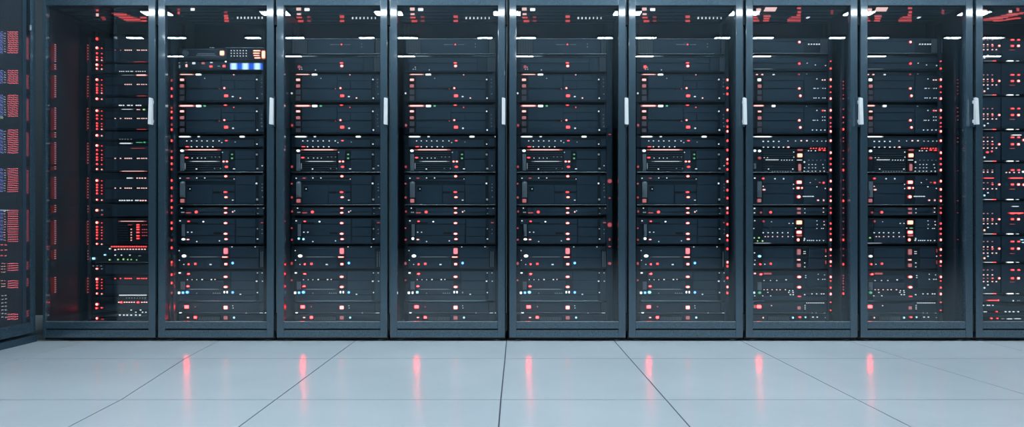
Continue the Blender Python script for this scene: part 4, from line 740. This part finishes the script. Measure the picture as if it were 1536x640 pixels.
# ---------------------------------------------------------------- ninth cabinet, cut by the frame
LAST = [(57.5, 92.5, [60, 67, 70, 74.6], 69, (83, 87), 'w', 'topmost'), (94, 143.5, [112.4, 119, 122.4, 127.4], 121.6, (133, 137), 'k', 'second'), (145, 195, [163, 171, 174, 178.4], 172.6, (185, 188.4), 'w', 'third'),
        (196.5, 242.5, [206, 212, 216.4, 222], 216.4, (228, 236), 'w', 'fourth'), (244, 300, [255, 258, 274, 283], 276.6, (289, 293), 'c', 'fifth'), (301.5, 351.5, [320, 328, 331, 335.4], 328.6, (341, 345), 'o', 'sixth'),
        (353, 394, [362, 370, 374, 379.4], 372.6, (384, 387), 'o', 'seventh'), (395.5, 441, [404.6, 412, 417, 422], 417, (427, 431.4), 'w', 'eighth')]
for q, (y0, y1, ys, yb, wl, wc, nm) in enumerate(LAST):
    its = [('P', 1446, 1500, y0 + 2, y1 - 2.6), ('P', 1502, 1570, y0 + 2, y1 - 2.6)]
    for j, y in enumerate(ys):
        its.append(('D', 'k' if j % 2 else 'p', 2.0, y, [1475, 1481, 1488] + ([1494] if j == 3 else [])))
    its += [('L', 'R', 1498, yb, 4, 3.6), ('L', 'r', 1488, yb, 3.6, 2.4), ('Q', 'r', 1518, yb, 5.4, 3.4), ('Q', 'R', 1527, yb, 4.6, 3.6), ('B', 'd', 1513, 1522, ys[3] + 0.6, 1), ('B', 'r', 1515, 1521, ys[0], 2.6), ('B', 'r', 1525, 1529.6, ys[0], 2.6),
            ('L', wc, 1475.8, wl[1], 3.4, 3.4), ('D', 'w', 2.2, wl[0], [1481.4]), ('B', 'W', 1509, 1520, y1 - 0.9, 1.7), ('B', 'w', 1523, 1528, y1 - 0.9, 1.2), ('B', 'w' if q > 2 else 'm', 1474, 1491, y1 - 0.9, 1.1), ('B', 'r', 1487, 1494, y1 - 0.9, 1.4)]
    if q == 4: its += [('B', 'r', 1474, 1491, 267, 1.6), ('B', 'r', 1512, 1535, 267, 2.2), ('D', 'k', 2, 258.6, [1509, 1514, 1520.6, 1528]), ('L', 'W', 1534, 257.6, 4, 3.4), ('L', 'R', 1534.6, 277, 4, 4)]
    if q == 3: its += [('L', 'r', 1480.4, 228.4, 5, 3), ('L', 'r', 1487, 227, 3, 3), ('B', 'W', 1516, 1532, 202.6, 1.2), ('L', 'R', 1534.6, 210, 4, 4)]
    if q == 5: its += [('B', 'r', 1511, 1536, 319.4, 2.2), ('B', 'w', 1516, 1528, 309.4, 1.4)]
    if q == 6: its += [('L', 'c', 1532, 359.4, 6, 2), ('L', 'c', 1534, 363.4, 5, 2)]
    server(nm + ' server with scattered red figures inside the cut-off cabinet at far right', 'server', 1508.5, 0, y0, y1, 68.5, DS, its, 'servers in the glass cabinets')
for y0, y1, nm, its in ((442.5, 453, 'thin server under the red figures', [('P', 1446, 1570, 444, 452), ('B', 'r', 1479, 1498, 450.2, 1.6), ('L', 'r', 1496.6, 450, 3.6, 3), ('L', 'w', 1519, 450.6, 2.6, 2.6), ('D', 'm', 1.6, 450.4, [1526, 1528.6])]),
                        (454.5, 468, 'plain server, second from bottom', [('P', 1446, 1570, 458.6, 466), ('D', 'w', 1.8, 457.6, [1474.6, 1481, 1484, 1489]), ('B', 'w', 1474, 1480, 467.2, 1.4), ('L', 'r', 1494.4, 467, 3.6, 2.4), ('D', 'w', 2.2, 467.2, [1508, 1514, 1520, 1527])]),
                        (470, 481, 'lowest unit with a broken white line', [('P', 1446, 1570, 472, 475), ('L', 'r', 1486.6, 477, 4, 2.6), ('L', 'r', 1495.4, 477, 3.6, 2.6), ('B', 'm', 1501, 1506, 477.6, 1.4), ('B', 'w', 1509, 1518, 477.8, 1.6), ('B', 'w', 1520, 1531, 477.6, 1.4)])):
    server(nm + ' inside the cut-off cabinet at far right', 'server', 1508.5, 0, y0, y1, 68.5, DS, its, 'servers in the glass cabinets')

# ---------------------------------------------------------------- cabinet standing square to the row at the left
XS = wx(57, DF)
t = thing('server_cabinet', 'mesh-door cabinet standing square to the row, cut by the left picture edge', 'server cabinet', (XS, 2.93, 0), None)
def spart(name, build, m, par=None, label=None):
    bm = bmesh.new(); build(bm); return obj(name, finish(name, bm, m), par or t, (0, 0, 0), None, label)
y1s = 0.308; y0s = -0.30                        # from 2.63 to 3.238
spart('side_panel', lambda b: box(b, -0.8, -0.036, y1s - 0.012, y1s, 0.06, 2.0), body_m)
spart('side_panel', lambda b: box(b, -0.8, -0.036, y0s, y0s + 0.012, 0.06, 2.0), body_m)
spart('roof', lambda b: box(b, -0.8, -0.036, y0s + 0.012, y1s - 0.012, 1.94, 2.0), body_m)
spart('bottom_panel', lambda b: box(b, -0.8, -0.036, y0s + 0.012, y1s - 0.012, 0.06, 0.075), body_m)
spart('back_panel', lambda b: box(b, -0.8, -0.788, y0s + 0.012, y1s - 0.012, 0.075, 1.94), body_m)
spart('plinth', lambda b: box(b, -0.78, 0.0, y0s, y1s + 0.012, 0.0, 0.035, 0, 0.002), body_m)
for yy in (y1s - 0.075, y0s + 0.03): spart('mounting_rail', lambda b: box(b, -0.13, -0.1, yy, yy + 0.03, 0.075, 1.94), chas_m)
def sdoor(b):
    box(b, -0.03, 0, y1s - 0.034, y1s, 0.05, 1.99, 0, 0.002); box(b, -0.03, 0, y0s, y0s + 0.034, 0.05, 1.99, 0, 0.002)
    box(b, -0.03, -0.001, y0s + 0.034, y1s - 0.034, 0.05, 0.105, 0, 0.002); box(b, -0.03, -0.001, y0s + 0.034, y1s - 0.034, 1.93, 1.99, 0, 0.002)
dr = spart('door', sdoor, frame_m)
spart('mesh_sheet', lambda b: box(b, -0.014, -0.0125, y0s + 0.03, y1s - 0.048, 0.1, 1.935), mesh_m, dr, 'perforated metal sheet')
spart('inner_stile', lambda b: box(b, -0.022, -0.008, y1s - 0.075, y1s - 0.05, 0.105, 1.93, 0, 0.001), body_m, dr)
spart('hinge', lambda b: cyl(b, (0.004, y1s - 0.040, wz(46, 3.2)), (0.004, y1s - 0.040, wz(38, 3.2)), 0.006, 12), rod_m, dr, 'small pale hinge knuckle')
XL = XS - 0.06                                  # server faces inside it
def side(px, py):
    d = F * XL / (px - CX); return d, wz(py, d)
BLK = [(48, 82), (106, 127), (143, 177), (195, 232), (253, 290), (315, 362), (395, 408), (421, 431), (443, 479)]
lims = [40, 97, 135, 186, 242, 306, 387, 414, 436, 483]
ORDS = ['topmost', 'second', 'third', 'fourth', 'fifth', 'sixth', 'seventh', 'eighth', 'lowest']
for q, (a, b) in enumerate(BLK):
    dm = 3.07; z1, z0 = wz(lims[q] + 1, dm), wz(lims[q + 1] - 1, dm)
    s = thing('rack_server', '%s server with %s behind the mesh door at far left' % (ORDS[q], 'white and red dots' if q == 8 else 'a small red dot block' if q in (6, 7) else 'red and blue dot blocks'), 'server', (XL, 2.93, z0), 'servers behind the mesh door')
    bm = bmesh.new(); box(bm, -0.45, -0.012, y0s + 0.065, y1s - 0.08, 0, z1 - z0); obj('chassis', finish('chassis', bm, chas_m), s)
    bm = bmesh.new(); box(bm, -0.012, 0.0, y0s + 0.03, y1s - 0.05, 0, z1 - z0, 0, 0.0015); obj('faceplate', finish('faceplate', bm, face_m), s)
    def block(name, col, pxs, ya, yb, step, sz, label):
        bm = bmesh.new()
        for px in pxs:
            y = ya
            while y <= yb:
                d, z = side(px, y); d -= 2.93; z -= z0
                box(bm, -0.0005, 0.004, d - sz * 1.8, d + sz * 1.8, z - sz, z + sz); y += step
        obj(name, finish(name, bm, LED[col][1]), s, (0, 0, 0), None, label)
    if q < 6:
        block('status_light_block', 's', (12.4, 15, 17.6, 20.2, 22.8, 25.2), a, b, 3.1, 0.0023, 'block of pinkish red dots')
        block('status_light_column', 'k' if q == 5 else 'w', (6.6,), a + 2, b - 2, 3.9, 0.002, 'column of pale dots')
        block('status_light_block', 'u', (-1, 1, 2.8), a, b - 2, 2.6, 0.0017, 'block of violet blue dots')
    elif q < 8:
        block('status_light_block', 's', (12.4, 15, 17.6, 20.2, 22.8, 25.2), a, b, 3.3, 0.0023, 'block of pinkish red dots')
        block('status_light_column', 'k', (2.6, 6.2), a, b, 4.2, 0.002, 'column of pale pink dots')
    else:
        block('status_light_column', 'w', (3, 8), a, b - 1, 5.4, 0.0024, 'columns of white dots')
        block('status_light_block', 's', (12.4, 16, 19, 22, 25), 471, 479, 3.6, 0.0026, 'block of pinkish red dots')
    if q == 5: block('status_light_row', 'c', (1, 4.6, 8, 11), 315, 315.5, 2, 0.0026, 'row of pale cyan dots')
    if q == 2: block('indicator_lamp', 'y', (1.4,), 176, 176.5, 2, 0.005, 'lime green lamp')
    if q == 5: block('status_light_block', 's', (2, 8), 367, 384, 8, 0.0028, 'pinkish red dots')
    if q == 0: pass

# ---------------------------------------------------------------- room shell
bm = bmesh.new()
GAP = 0.0048
def seam(pts):
    def f(y):
        if y >= pts[0][0]: return pts[0][1] + (pts[0][2] * (y - pts[0][0]) if len(pts[0]) > 2 else 0)
        if y <= pts[-1][0]: return pts[-1][1]
        a, b = pts[0], pts[-1]; return b[1] + (a[1] - b[1]) * (y - b[0]) / (a[0] - b[0])
    return f
SE = [lambda y: -12.0, lambda y: -4.2, lambda y: -3.5, lambda y: -2.85, lambda y: -2.18, seam([(3.255, -1.54), (1.874, -1.281)]), lambda y: -0.808, seam([(3.255, -0.027), (1.874, -0.041)]), lambda y: 0.526, lambda y: 1.18, seam([(3.154, 1.725), (2.244, 1.812)]), lambda y: 2.42, lambda y: 3.08, lambda y: 3.74, lambda y: 4.4, lambda y: 12.0]
d599, d537 = F * CAMZ / (599 - HY), F * CAMZ / (537.4 - HY)
pitch = d537 - d599
YS = [d599 + pitch * q for q in range(-16, 4)]
YS = sorted([y for y in YS if y > -9.0] + [-9.2, 4.2])
for a, b in zip(SE[:-1], SE[1:]):
    for y0, y1 in zip(YS[:-1], YS[1:]):
        g = GAP / 2; sub = [y0 + g, y1 - g]
        P = [(a(sub[0]) + g, sub[0]), (b(sub[0]) - g, sub[0]), (b(sub[1]) - g, sub[1]), (a(sub[1]) + g, sub[1])]
        lo = [bm.verts.new((x, y, -0.012)) for x, y in P]; hi = [bm.verts.new((x, y, 0.0)) for x, y in P]
        fs = [bm.faces.new(hi), bm.faces.new(lo[::-1])] + [bm.faces.new((lo[j], lo[(j + 1) % 4], hi[(j + 1) % 4], hi[j])) for j in range(4)]
box(bm, -12.0, 12.0, -9.2, 4.2, -0.05, -0.0015, 1)
struct('floor', bm, [floor_m, grout_m])
CH = 3.0
bm = bmesh.new(); box(bm, -12.0, 12.0, -9.2, 4.2, CH, CH + 0.1); struct('ceiling', bm, ceil_m)
bm = bmesh.new(); box(bm, -12.0, 12.0, 4.2, 4.3, -0.05, CH); struct('wall_front', bm, wall_m)
bm = bmesh.new(); box(bm, -12.0, 12.0, -9.3, -9.2, -0.05, CH); struct('wall_back', bm, wall_m)
bm = bmesh.new(); box(bm, -12.1, -12.0, -9.2, 4.2, -0.05, CH); struct('wall_left', bm, wall_m)
bm = bmesh.new(); box(bm, 12.0, 12.1, -9.2, 4.2, -0.05, CH); struct('wall_right', bm, wall_m)

# ---------------------------------------------------------------- ceiling lamps (the slim rows' reflections are the bright dashes on glass and stiles)
def ceiling_light(x, y, lx, ly, m, label, group):
    t = thing('ceiling_light', label, 'ceiling light', (x, y, CH), group)
    bm = bmesh.new(); box(bm, -lx / 2 - 0.012, lx / 2 + 0.012, -ly / 2 - 0.012, ly / 2 + 0.012, -0.03, 0.0, 0, 0.003)
    obj('housing', finish('housing', bm, latch_m), t)
    bm = bmesh.new(); box(bm, -lx / 2, lx / 2, -ly / 2, ly / 2, -0.036, -0.0295); obj('diffuser', finish('diffuser', bm, m), t)
HT = CH - 0.036 - CAMZ
for row, (py, hpx, tpx) in enumerate(((20.5, 21, 5.4), (57.2, 34, 1.3), (84.8, 27, 0.9))):
    vd = F * HT / (HY - py)                     # distance along the mirrored sight line
    yy = 2 * (DF + 0.013) - vd
    dep = tpx * vd * vd / (F * HT)
    for b in (235, 412.5, 583, 760.5, 941, 1117, 1289, 1462):
        for off, half in (((0, 20),), ((28, 15), (-33, 11)), ((26, 13),))[row]:
            ceiling_light(wx(b + off, vd), yy, 2 * half * vd / F, dep, lamp_m, ['slim white ceiling light of the row nearest the cabinets, seen mirrored in the door stiles', 'slim white ceiling light of the middle row, seen mirrored in the door glass', 'slim white ceiling light of the farthest row, seen mirrored in the door glass'][row], ['ceiling lights of the nearest row', 'ceiling lights of the middle row', 'ceiling lights of the farthest row'][row])
for x in (-3.3, -1.1, 1.1, 3.3):
    ceiling_light(x, 0.7, 1.4, 0.2, fill_m, 'added unseen fill light over the near side of the aisle', 'added fill lights over the aisle')  # added row, lights the upper servers from the front
    ceiling_light(x, 2.78, 1.6, 0.3, main_m, 'wide white ceiling light over the pale floor before the cabinets', 'wide ceiling lights over the aisle')

# ---------------------------------------------------------------- world, camera, colour
w = bpy.data.worlds.new('room air'); scene.world = w; w.use_nodes = True
w.node_tree.nodes['Background'].inputs[0].default_value = (0.5, 0.75, 1, 1); w.node_tree.nodes['Background'].inputs[1].default_value = 0.02
cd = bpy.data.cameras.new('camera'); cam = bpy.data.objects.new('camera', cd); C.objects.link(cam)
cam.location = (0, 0, CAMZ); cam.rotation_euler = (math.pi / 2, 0, 0)
cd.sensor_width = 36; cd.sensor_fit = 'HORIZONTAL'; cd.lens = F / 1536 * 36
cd.shift_y = (HY - 320) / 1536
cd.clip_start = 0.05; cd.clip_end = 100
scene.camera = cam
vs = scene.view_settings; vs.view_transform = 'Standard'; vs.look = 'None'; vs.exposure = 0.0; vs.gamma = 1.0; vs.use_curve_mapping = False
scene.cycles.use_denoising = True
scene.cycles.max_bounces = 8; scene.cycles.transparent_max_bounces = 12
scene.cycles.sample_clamp_indirect = 6.0
